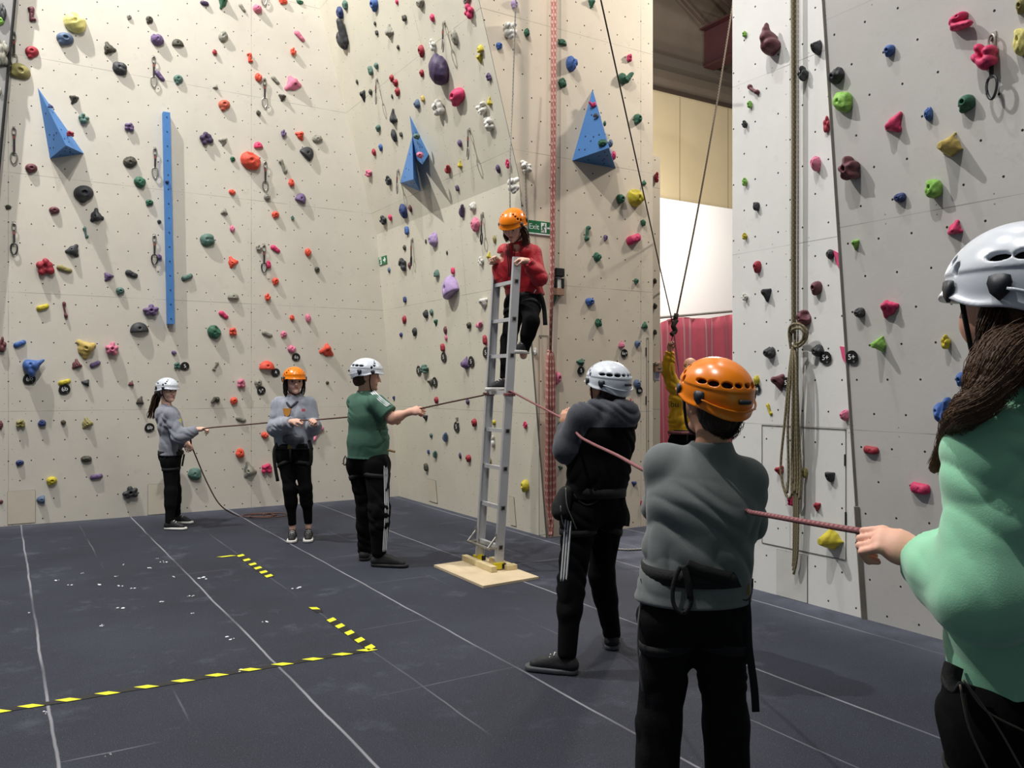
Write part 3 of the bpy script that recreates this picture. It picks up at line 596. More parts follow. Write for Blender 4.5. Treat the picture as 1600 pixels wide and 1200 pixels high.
def parse(txt, wall):
    for l in txt.replace('\n', ';').split(';'):
        q = l.split()
        if q: HOLDS.append(dict(x=float(q[0]), y=float(q[1]), w=float(q[2]), h=float(q[3]), c=q[4], k=q[5], a=float(q[6]), wall=wall))
for t_, w_ in ((A_, 'A'), (B2_, 'B2'), (B1_, 'B'), (C_, 'C'), (D_, 'D'), (E_, 'E'), (K_, 'K')): parse(t_, w_)
PL = {'A': PA, 'B': PB1, 'B2': PB2, 'C': PC, 'D': PD, 'E': PE, 'K': PK}
for d in HOLDS:
    wl = d['wall'][0]; sz = max(d['w'], d['h']); ref = 1.0 if wl in 'ABCK' else 1.45
    d['size'] = 'tiny' if sz < 10*ref else 'small' if sz < 15*ref else 'medium' if sz < 21*ref else 'large'
    ds = sorted(((math.hypot(d['x']-x, d['y']-y), x, y, n) for x, y, n in LM[wl]))
    dist, x, y, n = ds[0]
    near = 'just ' if dist < 45 else '' if dist < 110 else 'well '
    d['desc'] = '%s %s %s hold on %s' % (d['size'], HC_[d['c']][1], KW[d['k']], WALLN[wl]); d['where'] = '%s%s %s' % (near, side_words(d['x']-x, d['y']-y), n)
byk = {}
for d in HOLDS: byk.setdefault(d['desc']+d['where'], []).append(d)
for g_ in byk.values():
    if len(g_) > 1:
        xs = [q['x'] for q in g_]; ys = [q['y'] for q in g_]; vert = max(ys)-min(ys) >= max(xs)-min(xs)
        g_.sort(key=lambda q: q['y'] if vert else q['x']); n = len(g_)
        for i, q in enumerate(g_):
            if n == 2: w = ('upper' if vert else 'left-hand') if i == 0 else ('lower' if vert else 'right-hand')
            else: w = (('topmost' if vert else 'leftmost') if i == 0 else ('lowest' if vert else 'rightmost') if i == n-1 else ('middle' if n == 3 else ('second', 'third', 'fourth', 'fifth')[i-1]))
            q['where'] += ', '+w+' one'
bolt_m = mat('bolt_steel', (40, 38, 36), .5, metal=.3)
bm = MB(); bm.tube([(0, -.5, 0), (0, .5, 0)], 1, 10); bolt_me = mesh_of('bolt', bm.v, bm.f, False); bolt_me.materials.append(bolt_m)
SEEN = set()
for i, d in enumerate(HOLDS):
    P = PL[d['wall']]; p = P.hit(d['x'], d['y']); Y = p[0]*SN+p[1]*CT
    a, b = px_of(p), px_of(p+P.h*.1); ks = max(abs(b[0]-a[0])*10, 25); kn = abs(px_of(p+P.n*.1)[0]-a[0])*10; kh = FPX/Y
    h = d['h']/kh; pr = .62*min(h, d['w']/ks if ks > 100 else h); pr = {'disc': .85, 'half': .9, 'horn': 1.2, 'bigwedge': 1.3, 'hollow': 1.5}.get(d['k'], 1.0)*pr
    if d['wall'] in 'DE': pr *= 1.35
    if d['wall'][0] == 'B': pr = min(pr, .55*d['w']/kn)
    w = min(max((d['w']-pr*kn*.8)/ks, .5*h), 2.4*h)
    q = P.hit(d['x'], d['y'], pr*.45); q = q-P.n*pr*.45-P.n*.002
    o = bpy.data.objects.new('climbing_hold', shape(d['k'], i % 3)); COL.objects.link(o)
    o.material_slots[0].link = 'OBJECT'; o.material_slots[0].material = hm[d['c']]
    ra = math.radians(d['a']); X = P.h*math.cos(ra)+P.u*math.sin(ra); Z = -P.h*math.sin(ra)+P.u*math.cos(ra)
    # extents along the rolled axes
    if d['wall'] in 'DE': w *= 1.12; h *= 1.1
    ca, sa = abs(math.cos(ra)), abs(math.sin(ra)); hw, hh = w/2, h/2
    if d['k'] in ('bar', 'bone', 'pinch'):
        L = math.hypot(w, h)/2 if d['a'] else max(w, h)/2; T = min(w, h)/2*.75 if d['a'] else min(w, h)/2
        hw, hh = (L, T) if d['k'] == 'bar' else (T, L)
        pr = min(pr, T*1.2)
    else: hw, hh = hw*ca+hh*sa, hh*ca+hw*sa
    M = Matrix.Identity(4)
    for r in range(3): M[r][0] = X[r]*hw; M[r][1] = P.n[r]*pr; M[r][2] = Z[r]*hh; M[r][3] = q[r]
    o.matrix_world = M
    lab = d['desc']+', '+d['where']; lab = lab if lab not in SEEN else lab+' again'; SEEN.add(lab)
    tag(o, lab, 'climbing hold', 'climbing holds on the '+WALLN[d['wall'][0]])
    d['p'] = q
    if max(d['w'], d['h']) >= 14 and d['k'] not in ('hollow', 'bumpy', 'wedge', 'bigwedge', 'horn', 'star', 'bone'):
        e = bpy.data.objects.new('bolt', bolt_me); COL.objects.link(e); e.parent = o
        z0 = {'wedge': (-.1, .2), 'horn': (-.35, .25), 'double': (-.45, .1), 'bigwedge': (-.42, -.05), 'jug': (0, -.15)}.get(d['k'], (0, 0))
        e.location = (z0[0], .50, z0[1]); rr = .010 if d['wall'] in 'DE' else .009
        e.scale = (rr/hw, .10, rr/hh)
# grade tags
tag_m = mat('tag_black', (20, 19, 18), .45); txt_m = mat('tag_white', (235, 235, 232), .5)
def text(name, s, size, m, P, p, parent, roll=0, ext=.0008, align='CENTER', off=.003):
    c = bpy.data.curves.new(name, 'FONT'); c.body = s; c.size = size; c.extrude = ext; c.align_x = align; c.align_y = 'CENTER'; c.materials.append(m)
    o = bpy.data.objects.new(name, c); COL.objects.link(o); ra = math.radians(roll)
    X = P.h*math.cos(ra)+P.u*math.sin(ra); Yv = -P.h*math.sin(ra)+P.u*math.cos(ra); q = p+P.n*off
    if parent is not None: o.parent = parent; q = q-world_loc(parent)
    M = Matrix.Identity(4)
    for r in range(3): M[r][0] = X[r]; M[r][1] = Yv[r]; M[r][2] = P.n[r]; M[r][3] = q[r]
    me = bpy.data.meshes.new_from_object(o.evaluated_get(bpy.context.evaluated_depsgraph_get())); bpy.data.objects.remove(o)
    o = bpy.data.objects.new(name, me); COL.objects.link(o)
    if parent is not None: o.parent = parent
    if not me.materials: me.materials.append(m)
    o.matrix_local = M; return o
def gtag(P, px, py, wpx, s, roll, where, out=.012):
    p = P.hit(px, py, out); Y = p[0]*SN+p[1]*CT; R = wpx/2/FPX*Y
    if P in (PB1,): R = .058
    o = empty('grade_tag', p-P.n*out, 'black %s tag %s' % (('rounded grade '+s) if s else 'oval grade', where), 'grade tag', 'black grade tags'); ra = math.radians(roll-50)
    pts = []
    for k in range(28):
        t = 2*math.pi*k/28; rr = R*(1+.16*math.exp(-((((t+math.pi) % (2*math.pi))-math.pi)/.55)**2))
        pts.append(p+P.h*rr*math.cos(t+ra+math.pi*1.4)+P.u*rr*math.sin(t+ra+math.pi*1.4))
    v = [q for q in pts]+[q-P.n*.003 for q in pts]; n = 28
    put('plate', v, [tuple(range(n)), tuple(range(2*n-1, n-1, -1))]+[(k, k+n, (k+1) % n+n, (k+1) % n) for k in range(n)], tag_m, o, smooth=False)
    mb = MB(); a = ra+math.pi*1.4; c = p+P.h*R*.75*math.cos(a+1.6)+P.u*R*.75*math.sin(a+1.6); mb.tube([c, c+P.n*.002], .006, 8); mb.build('rivet', mat('zinc', (150, 148, 140), .35, metal=.7), o)
    if s: text('grade_number', s, R*1.15, txt_m, P, p, o, roll)
for a in ((PA, 46, 592, 17, '6b', 15, 'under the horned blue hold'), (PA, 101, 608, 16, '6b', 15, 'under the long yellow hold'), (PA, 234, 668, 14, '6b', 10, 'behind the ponytailed girl'), (PA, 289, 572, 13, '5', 10, 'right of a small grey-green hold'),
          (PA, 463, 558, 12.5, '6a', 0, 'above the girl in the orange helmet'), (PA, 431, 582, 13, '4', 20, 'at the corner of the large coral half-moon hold'), (PA, 408.5, 610, 13, '5+', 30, 'under a stone grey hold left of the girl'),
          (PC, 908, 579, 13, '5', 0, 'under a dark green hold left of the white helmet'), (PC, 976, 552, 13, '6a+', 0, 'under a pink hold right of the white helmet'), (PC, 999.5, 610, 12, '6a', 10, 'under the slate blue hold'),
          (PD, 1290, 559, 20, '5+', 0, 'just left of the panel edge'), (PE, 1331, 558, 21, '5+', 0, 'just right of the panel edge'), (PD, 1182, 607, 15, '6a', 0, 'half hidden by the big orange helmet'), (PD, 1228, 598, 17, '5', 0, 'behind the olive rope loops')):
    gtag(*a)
for px, py, wh in ((693, 558, 'below a crimson hold near the side wall middle'), (736, 565, 'right of the violet pyramid-shaped hold'), (654, 579, 'left of the spiky grey-green hold'), (679, 597, 'right of the stone grey hold'), (759, 551, 'left of the ladder'), (713, 667, 'below the taut rope, near the ladder')):
    gtag(PB1, px, py, 8, '5', 0, wh)
pink_m = mat('pink_sheet', (208, 74, 122), .6)
for pts_, w in (([(1302, 391), (1309, 395), (1311, 420), (1305, 408)], 'beside the charcoal hold'), ([(1312, 541), (1320, 542), (1323, 571), (1316, 560)], 'beside the 5+ tag')):
    q = [PD.hit(*a, .008) for a in pts_]; b = [a-PD.n*.008 for a in q]
    tag(put('pink_marker', q+b, [(0, 1, 2, 3), (7, 6, 5, 4), (0, 4, 5, 1), (1, 5, 6, 2), (2, 6, 7, 3), (3, 7, 4, 0)], pink_m, smooth=False), 'flat pink patch at the panel edge '+w, 'marker')
# holds bolted to the blue volumes
def vol_hold(px, py, w, h, c, k, P, off, lab):
    p = P.hit(px, py, off); Y = p[0]*SN+p[1]*CT; f = nrm(CAM-p); X = nrm(np.cross((0, 0, 1), f)); Z = np.cross(f, X)
    o = bpy.data.objects.new('climbing_hold', shape(k, 1)); COL.objects.link(o); o.material_slots[0].link = 'OBJECT'; o.material_slots[0].material = hm[c]
    hw, hh = w/2/FPX*Y, h/2/FPX*Y; M = Matrix.Identity(4)
    for r in range(3): M[r][0] = -X[r]*hw; M[r][1] = f[r]*hh*1.1; M[r][2] = Z[r]*hh; M[r][3] = p[r]
    o.matrix_world = M; tag(o, lab, 'climbing hold', 'climbing holds on the blue volumes')
vol_hold(110, 209, 11, 9, 'R', 'knob', PA, .20, 'small crimson hold bolted low on the left blue pyramid')
vol_hold(79, 166, 9, 7, 'n', 'wedge', PA, .10, 'small navy hold bolted near the tip of the left blue pyramid')
vol_hold(926, 163, 13, 10, 'P', 'double', PC, .06, 'hot pink hold near the tip of the blue pyramid above the exit sign')
vol_hold(931, 181, 9, 7, 'k', 'half', PC, .13, 'tiny dark hold below the pink one on the blue pyramid')
vol_hold(942, 223, 15, 13, 'g', 'jug', PC, .27, 'green hold at the lower edge of the blue pyramid above the exit sign')
vol_hold(945, 193, 5, 9, 'g', 'blob', PC, .06, 'tiny green hold showing at the right edge of the blue pyramid')
vol_hold(954, 224, 8, 13, 'B', 'blob', PC, .05, 'slate blue hold right of the blue pyramid, above a pink one')
vol_hold(959, 243, 8, 15, 'P', 'blob', PC, .05, 'hot pink hold right of the blue pyramid foot')
vol_hold(651, 213, 11, 10, 't', 'disc', PB2, .12, 'grey-green round hold on the upper blue wedge')
vol_hold(656, 242, 11, 11, 'p', 'disc', PB2, .22, 'dusty pink round hold low on the upper blue wedge')
vol_hold(261, 284, 6, 6, 'n', 'disc', PA, .08, 'tiny navy disc on the face of the long blue batten')
# quickdraws
steel = mat('steel', (150, 147, 140), .4, metal=.6); dark_steel = mat('dark_steel', (58, 58, 60), .4, metal=.6); web_m = mat('webbing', (46, 44, 44), .85, bump=.2, bscale=200); webr = mat('webbing_red', (124, 72, 66), .85)
def quickdraw(P, px, py0, py1, dark, lab):
    p = P.hit(px, py0, .03); Y = p[0]*SN+p[1]*CT; q = P.hit(px, py1, .05); L = p[2]-q[2]
    o = empty('quickdraw', P.hit(px, py0), lab, 'quickdraw', 'quickdraws hanging on the walls'); X, Zd, N = P.h, np.array([0, 0, -1.]), P.n
    at = lambda x, z, n: P.hit(px, py0)+X*x+Zd*z+N*(n+max(0, z)*(P.u[2] < .999)*0)
    # vertical hang: keep clear of a leaning wall
    lean = -P.n[2]/abs(np.dot(P.n[:2], P.n[:2]))**.5 if abs(P.n[2]) > 1e-6 else 0
    at = lambda x, z, n: P.hit(px, py0)+X*x+Zd*z+np.array([P.n[0], P.n[1], 0])/np.linalg.norm(P.n[:2])*n
    MB().box(at(0, 0, .004), (X, (0, 0, 1), N), (.014, .022, .003)).tube([at(0, 0, 0), at(0, 0, .018)], .008, 8).build('hanger', steel, o)
    def link(z0, z1, w, r, tilt=0):
        pts = []
        for k in range(20):
            t = 2*math.pi*k/20; zz = (z0+z1)/2-(z1-z0)/2*math.cos(t); xx = w/2*math.sin(t)*(1.0+.25*math.cos(t))
            pts.append(at(xx, zz, .02+.25*xx))
        return pts
    m_ = dark_steel if dark else steel
    MB().tube(link(-.005, .08, .034, 0), .0055, 6, closed=True).build('maillon', steel, o)
    w = MB(); w.box(at(0, .075+(L-.19)/2, .022), (X, (0, 0, 1), N), (.010, (L-.19)/2+.012, .004)); w.build('sling', web_m, o)
    MB().box(at(0, .095, .022), (X, (0, 0, 1), N), (.0115, .016, .0055)).build('sling_tape', webr, o)
    MB().tube(link(L-.115, L, .058, 0), .0068, 6, closed=True).tube([at(-.022, L-.085, .02), at(-.026, L-.03, .02)], .0045, 5).build('carabiner', m_, o)
for a in ((PA, 22, 53, 102, 0, 'quickdraw at far left beside the corner strip, topmost of its column'), (PA, 22, 201, 256, 0, 'quickdraw at far left level with the blue pyramid'), (PA, 22, 350, 398, 1, 'quickdraw at far left, lowest of its column'),
          (PA, 240, 90, 136, 0, 'quickdraw above the blue batten, beside a violet hold'), (PA, 242, 233, 278, 0, 'quickdraw left of the upper blue batten'), (PA, 241, 369, 414, 1, 'quickdraw left of the lower blue batten'),
          (PA, 413, 125, 168, 0, 'quickdraw right of the batten, topmost complete one of its column'), (PA, 414, 254, 298, 0, 'quickdraw right of a large coral hold'), (PA, 412, 384, 426, 1, 'quickdraw against a hot pink hold'), (PA, 412, -30, 8, 0, 'quickdraw cut by the top edge of the photo, left wall'),
          (PB2, 590, 125, 170, 0, 'quickdraw on the side wall left of the crimson trio'), (PB2, 695, 36, 90, 0, 'quickdraw on the side wall above the hollow purple hold'), (PB2, 734, 203, 255, 0, 'quickdraw on the side wall near its right edge'), (PB2, 623, 267, 307, 0, 'quickdraw behind the lower blue wedge'),
          (PB1, 645, 375, 416, 1, 'quickdraw right of the small exit sign'), (PB1, 755, 335, 383, 1, 'quickdraw left of the climber in red'), (PE, 1553, 57, 158, 1, 'large dark quickdraw high on the right wall beside a pink hold')):
    quickdraw(*a)
# grey wall edge with three holds at the far left
for px, py, w, h, c, k, lab in ((5, 20, 12, 30, 'k', 'blob', 'charcoal hold at the extreme upper left on the leaning edge wall'), (3, 33, 10, 14, 'G', 'disc', 'green hold at the extreme left edge of the photo'),
                           (5, 82, 18, 46, 's', 'bumpy', 'big grey lumpy hold at the extreme left edge of the photo'), (1, 142, 6, 14, 's', 'blob', 'small grey hold at the left edge below the big grey one')):
    p = W(px, py, 8.0); o = bpy.data.objects.new('climbing_hold', shape(k, 1)); COL.objects.link(o); o.material_slots[0].link = 'OBJECT'; o.material_slots[0].material = hm[c]
    p = PF.hit(px-2, py); hh = h/2/FPX*8.4; M = Matrix.Identity(4); f = PF.n; X = PF.h; wd = w/FPX*8.4
    for r in range(3): M[r][0] = X[r]*wd*.5; M[r][1] = f[r]*wd*.6; M[r][2] = PF.u[r]*hh; M[r][3] = p[r]
    o.matrix_world = M; tag(o, lab, 'climbing hold', 'climbing holds on the leaning edge wall')
# ------------------------------------------------------------------ ladder, board, ropes, signs, floor tape
LN, LW = V(.87, .49), V(.49, -.87)             # stile depth direction, rung direction (towards the camera)
ln_c = V(-.185, 6.56)
alu = mat('aluminium', (200, 201, 204), .42, metal=.55, bump=.05, bscale=30, var=.05, vscale=3); rub = mat('rubber_black', (22, 22, 23), .8); yel = mat('foot_yellow', (226, 208, 30), .6)
HW, ZTOP, Z0 = .172, 2.445, .026
def lp(w, z, n=0): return ln_c+LW*w+LN*(n+.165*z/2.43)+np.array([0, 0, z])
lad = empty('ladder', ln_c, 'tall aluminium ladder standing upright on a plywood board with the climber on it', 'ladder')
lz = nrm(lp(0, 2)-lp(0, 1))
for s in (1, -1):
    zb, zt = Z0+.035, ZTOP
    c = (lp(s*HW, zb)+lp(s*HW, zt))/2
    m_ = MB().box(c, (LW, LN, lz), (.0035, .034, (zt-zb)/2)).box(c-LW*s*.0115+LN*.032, (LW, LN, lz), (.012, .0025, (zt-zb)/2)).box(c-LW*s*.0115-LN*.032, (LW, LN, lz), (.012, .0025, (zt-zb)/2))
    st = m_.build('stile', alu, lad)
    ft = MB().box(lp(s*HW, Z0+.025, -.008), (LW, LN, (0, 0, 1)), (.016, .038, .024)).build('foot', yel, lad)
    MB().box(lp(s*HW, Z0+.02, .034), (LW, LN, (0, 0, 1)), (.018, .018, .019)).build('foot_pad', rub, ft)
for i, z in enumerate((.19, .492, .793, 1.085, 1.38, 1.672, 1.956, 2.25)):
    r = MB().box(lp(0, z), (LW, LN, lz), (HW, .0145, .0145)).build('rung', alu, lad)
    e = MB()
    for s in (1, -1):
        e.box(lp(s*(HW+.005), z), (LW, LN, lz), (.003, .0185, .0185))
    e.build('rung_collar', steel, r)
    e = MB()
    for s in (1, -1): e.box(lp(s*(HW+.0075), z), (LW, LN, lz), (.002, .0125, .0125))
    e.build('rung_end', rub, r)
cl = MB()
for s in (1, -1):
    a = lp(s*HW-.0*s, .27, -.045); b = lp(s*HW, .19, -.11); cl.tube([a, b], .009, 8); cl.tube([lp(s*HW, .19, -.03), b], .009, 8); cl.tube([a+np.array([0, 0, .03]), a], .007, 8)
cl.tube([lp(-HW-.02, .188, -.10), lp(HW+.03, .188, -.10)], .011, 8); cl.build('stabiliser_clamp', steel, lad)
ply = mat('plywood', (204, 186, 154), .7, bump=.1, bscale=30, var=.10, vscale=4); pine = mat('pine', (216, 198, 152), .65, var=.08, vscale=9, bump=.1)
bd = empty('base_board', G(760, 892), 'thin plywood board on the floor under the ladder feet', 'board')
q = [G(678, 882.5, .018), G(755, 915.5, .018), G(842, 901, .018)]; q.append(q[0]+q[2]-q[1]); lo_ = [np.array([a[0], a[1], .001]) for a in q]
pb = put('sheet', q+lo_, [(0, 1, 2, 3), (7, 6, 5, 4), (0, 4, 5, 1), (1, 5, 6, 2), (2, 6, 7, 3), (3, 7, 4, 0)], ply, bd, smooth=False)
for n0, w0, w1 in ((-.075, -.28, .235), (.078, -.10, .22)):
    a, b = ln_c+LN*n0+LW*w0, ln_c+LN*n0+LW*w1
    bevel(MB().box((a+b)/2+np.array([0, 0, .018+.0225]), (LW, LN, (0, 0, 1)), (np.linalg.norm(b-a)/2, .024, .0225)).build('timber_block', pine, bd), .003)
bevel(MB().box(ln_c+LN*.085+LW*(HW+.03)+np.array([0, 0, .037]), (LW, LN, (0, 0, 1)), (.03, .045, .02)).build('timber_block', pine, bd), .003)
# ropes
r_red = rope_mat('rope_red', (112, 62, 66), (150, 100, 102), 40); r_brown = rope_mat('rope_brown', (70, 44, 38), (112, 82, 70), 40)
r_pink = rope_mat('rope_pink', (170, 100, 92), (214, 170, 158), 15); r_olive = rope_mat('rope_olive', (104, 94, 70), (138, 128, 100), 30); r_dark = rope_mat('rope_dark', (66, 56, 46), (110, 98, 84), 30); r_grey = rope_mat('rope_grey', (120, 116, 108), (160, 156, 148), 30)
hitch = lp(HW, 1.395)
def rope(name, pts, r, m, lab, k=6, n=8): return tag(MB().tube(smooth_path(pts, k), r, n).build(name, m, smooth=True), lab, 'rope')
far_h = lp(-HW, 1.375)
LR = [G(395, 809, .008), G(372, 806, .008), W(345, 790, 8.72), W(325, 757, 8.62), W(308, 718, 8.52), W(298, 690, 8.42), W(304, 676, 8.34), W(324, 669, 8.28), W(380, 664, 8.1), W(440, 658.5, 7.72), W(466, 657, 7.47), W(492, 656, 7.44), W(545, 651.5, 7.2), W(600, 646, 6.85), W(650, 639.5, 6.52), W(700, 629, 6.62), W(756, 617.5, 6.70)]
lrp = smooth_path(LR, 6)
w_ = [p for p in lrp]
# the slack end is coiled on the floor beside the girl
coil = []
cc = G(405, 806, .008); 
for k in range(64):
    t = k/64*2*math.pi*2.6; R = .13+.05*math.sin(t*.7); off = V(.16*(k/64), -.04*(k/64))
    coil.append(cc+off+V(R*1.25*math.cos(t), R*1.0*math.sin(t))+np.array([0, 0, .004*(k/12)]))
allp = [q for q in coil[::-1]]+[q for q in lrp[4:]]
tag(MB().tube(np.array(allp), .0068, 8).build('rope', r_brown, smooth=True), 'long brown rope from the ladder through three pairs of hands, end coiled on the floor', 'rope')
wr = [hitch+LN*.04*math.cos(t)+LW*(.025*math.sin(t)-.002)+np.array([0, 0, .012*t/6.3]) for t in np.linspace(0, 12.6, 40)]
RR = [hitch+LW*.02, W(828, 627, 6.1), W(868, 648, 5.0), W(888, 660, 4.42), W(905, 681, 4.12), W(925, 693, 3.92), W(965, 712, 3.45), W(1003, 733, 3.0), W(1045, 752, 2.86), W(1110, 778, 2.86), W(1170, 799, 2.42), W(1182, 802, 2.32), W(1290, 821, 1.88), W(1395, 838, 1.56), W(1408, 842, 1.53), W(1445, 850, 1.50)]
tag(MB().tube(smooth_path(RR, 7), .0072, 10).build('rope', r_red, smooth=True), 'taut red rope from the ladder through the hands of the three foreground children', 'rope')
tag(MB().tube(np.array([lp(-HW, 1.36)+LN*.045*math.cos(t)+LW*.03*math.sin(t)+np.array([0, 0, .01*t/6.3]) for t in np.linspace(0, 12.6, 40)]), .0065, 8).build('rope_hitch', r_brown, smooth=True), 'rope hitch wound round the left ladder upright below the climbers shoe', 'rope')
tag(MB().tube(np.array([lp(HW, 1.36)+LN*.045*math.cos(t)+LW*.03*math.sin(t)+np.array([0, 0, .01*t/6.3]) for t in np.linspace(0, 12.6, 40)]), .0065, 8).build('rope_hitch', r_red, smooth=True), 'rope hitch wound round the right ladder upright', 'rope')
# pink doubled rope in front of the exit wall
pk = lambda px, py: PC.hit(px, py, .10)
tag(MB().tube([pk(863, -60), pk(862.5, 200), pk(861, 420), pk(860, 548)], .0125, 8).tube([pk(868, -60), pk(867, 200), pk(864.5, 420), pk(860, 550)], .0125, 8).build('hanging_rope', r_pink, smooth=True), 'thick pink doubled rope hanging straight down in front of the exit sign', 'rope')
bun = MB(); rnd = random.Random(3)
for k in range(7):
    a = (k-3)/3.0; xs = [860+a*1.5, 860+a*6, 860+a*6.5, 860+a*7.5, 860+a*4, 860+a*2]; ys = [548, 570, 680, 770, 800+10*(k % 3), 812+12*(k % 3)]
    bun.tube(smooth_path([PC.hit(x, y, .08+.02*(k % 2)) for x, y in zip(xs, ys)], 6), .0095, 8)
bun.tube(smooth_path([PC.hit(x, y, .09) for x, y in ((856, 548), (864, 552), (858, 556), (864, 561), (857, 565))], 6), .011, 8)
for x in (858, 863): bun.tube(smooth_path([PC.hit(x, 790, .07), PC.hit(x+1, 820, .05), PC.hit(x, 838, .03)], 4), .009, 8)
tag(bun.build('rope_bundle', r_pink, smooth=True), 'pink rope gathered into a long bundle at the foot of the exit wall', 'rope')
# thin ropes
rope('top_rope', [PC.hit(807, -40, .55), PC.hit(801, 150, .5), W(797, 250, 6.85), W(797, 340, 6.78)], .006, r_grey, 'thin grey safety rope running up from the climber in the red jacket', 5)
rope('top_rope', [PC.hit(819, 262, .03), PC.hit(822, 330, .03), PC.hit(823, 372, .02)], .006, r_grey, 'short grey cable down the wall right of the climbers helmet', 5)
rope('belay_rope', [W(930, -40, 6.0)*(1-t)+W(1051, 508, 9.82)*t for t in (0, .25, .5, .75, 1)]+[W(1049, 532, 9.82)], .0065, r_dark, 'belay rope slanting down from upper left to the raised hand of the man in yellow', 5)
rope('belay_rope', [W(1152, -40, 9.9), W(1122, 150, 9.9), W(1090, 330, 9.85), W(1062, 470, 9.83), W(1057, 492, 9.82)], .0105, r_dark, 'belay rope slanting down from upper right to the metal swivel above the mans hand', 5)
kn = MB()
kn.tube([W(1057, 490, 9.82), W(1055, 500, 9.82)], .028, 8).tube(smooth_path([W(1057, 500, 9.82), W(1052, 509, 9.8), W(1055, 517, 9.82), W(1049, 523, 9.8)], 5), .03, 8)
tag(kn.build('rope_knot', mat('knot_dark', (52, 44, 38), .8), smooth=True), 'dark knot and swivel just above the mans raised hand', 'knot')
rope('belay_rope', [W(1053, 520, 9.80), W(1058, 560, 9.72), W(1064, 600, 9.6), W(1068, 640, 9.5)], .010, r_red, 'thin red rope running from the raised hand down in front of the yellow sweatshirt', 5)
od = lambda px, py, n=.07: PD.hit(px, py, n)
ob = MB()
ob.tube(smooth_path([od(1238, -60), od(1239, 200), od(1238.5, 400), od(1239, 508), od(1236, 520), od(1236, 535)], 5), .0115, 8).tube(smooth_path([od(1242.5, -60, .05), od(1242.5, 200, .05), od(1242, 420, .05), od(1242, 520, .06), od(1241, 560)], 5), .0095, 8)
tag(ob.build('hanging_rope', r_olive, smooth=True), 'olive doubled rope hanging down the white wall to the knot', 'rope')
ob = MB(); ob.tube([od(1247, -60, .03), od(1247, 300, .03), od(1246.5, 600, .03), od(1246, 700, .03)], .0055, 8)
tag(ob.build('hanging_rope', r_grey, smooth=True), 'thin pale cord just right of the olive doubled rope', 'rope')
ob = MB()
ob.tube(smooth_path([od(x, y, n) for x, y, n in ((1236, 545, .07), (1233, 520, .09), (1237, 508, .10), (1250, 507, .09), (1261, 518, .07), (1258, 532, .07), (1247, 542, .09), (1238, 540, .10))], 6), .0095, 8)
ob.tube(smooth_path([od(x, y, n) for x, y, n in ((1236, 520, .08), (1240, 514, .10), (1250, 513, .10), (1256, 520, .09), (1253, 532, .08), (1244, 538, .10))], 6), .0095, 8)
for k, (x0, x1, x2, yb) in enumerate(((1234, 1226, 1220, 770), (1236, 1231, 1232, 762), (1239, 1238, 1237, 765), (1241, 1240, 1239, 740), (1243, 1242, 1243, 760), (1244, 1245, 1247, 764), (1245, 1247, 1251, 772))):
    if k in (0, 1): xe_ = 1243 if k == 0 else 1228
    else: xe_ = x2+ (3-k)*1.2
    ob.tube(smooth_path([od(1240+(k-3)*.6, 542, .08), od(x0, 575, .08+.012*(k % 3)), od(x1, 660, .08+.012*(k % 3)), od(x2, 735, .07), od((x2+xe_)/2, yb+8, .07), od(xe_+2, 755, .06)], 6), .0085, 8)
for x in (1241, 1244, 1247): ob.tube(smooth_path([od(1242, 545, .07), od(x, 640, .07), od(x, 760, .06), od(x-1, 860, .05), od(x-2-(x-1241)*.8, 885+(x-1241)*2, .04)], 6), .0085, 8)
tag(ob.build('rope_bundle', r_olive, smooth=True), 'olive rope knotted and hung in long loops on the white rope wall', 'rope')
rope('floor_rope', [G(955, 857, .01), G(980, 859, .01), G(1008, 858, .01), G(1030, 860, .01)], .009, r_grey, 'pale rope lying on the floor between the two boys seen from behind', 4)
# signs
sg = mat('sign_green', (20, 112, 66), .5); sw = mat('sign_white', (238, 242, 238), .5)
p = PC.hit(844, 356); o = empty('exit_sign', p, 'green exit sign with running figure and arrow on the narrow wall', 'sign'); c = p+PC.n*.006
q0, q1 = PC.hit(825.5, 356), PC.hit(866, 356); hw_ = np.linalg.norm(q1-q0)/2; c = (q0+q1)/2+PC.n*.006; hh_ = .058
MB().box(c, (PC.h, PC.u, PC.n), (hw_, hh_, .005)).build('plate', sg, o); MB().box(c-PC.u*(hh_+.004)+PC.n*.001, (PC.h, PC.u, PC.n), (hw_, .006, .005)).build('edge_strip', sw, o)
text('word', 'Exit', .074, sw, PC, c-PC.h*hw_*.62, o, off=.0055)
def figure(P, c, s, ox, fl=1):
    mb = MB(); A = lambda x, z: c+P.h*(ox+x*s*fl)+P.u*z*s+P.n*.007
    mb.box(A(.0, 0), (P.h, P.u, P.n), (.30*s, .45*s, .0012), 0)
    for a, b in (((.02, .2), (-.08, -.05)), ((-.08, -.05), (.06, -.18)), ((.06, -.18), (.04, -.38)), ((-.08, -.05), (-.14, -.22)), ((-.14, -.22), (-.28, -.30)), ((.02, .17), (.16, .08)), ((.02, .17), (-.14, .12)), ((-.14, .12), (-.2, -.02))):
        mb.tube([A(*a)+P.n*.002, A(*b)+P.n*.002], .042*s, 6, mi=1)
    mb.tube([A(.06, .3)+P.n*.001, A(.06, .3)+P.n*.004], .07*s, 10, mi=1); return mb
figure(PC, c, .10, .018).build('running_figure', [sw, sg], o)
def arrow(P, c, ox, s):
    A = lambda x, z: c+P.h*(ox+x*s)+P.u*z*s+P.n*.0065
    return MB().box(A(-.05, 0), (P.h, P.u, P.n), (.32*s, .12*s, .001)).box(A(.28, .13), (nrm(P.h-P.u), nrm(P.h+P.u), P.n), (.27*s, .10*s, .001)).box(A(.28, -.13), (nrm(P.h+P.u), nrm(P.h-P.u), P.n), (.27*s, .10*s, .001))
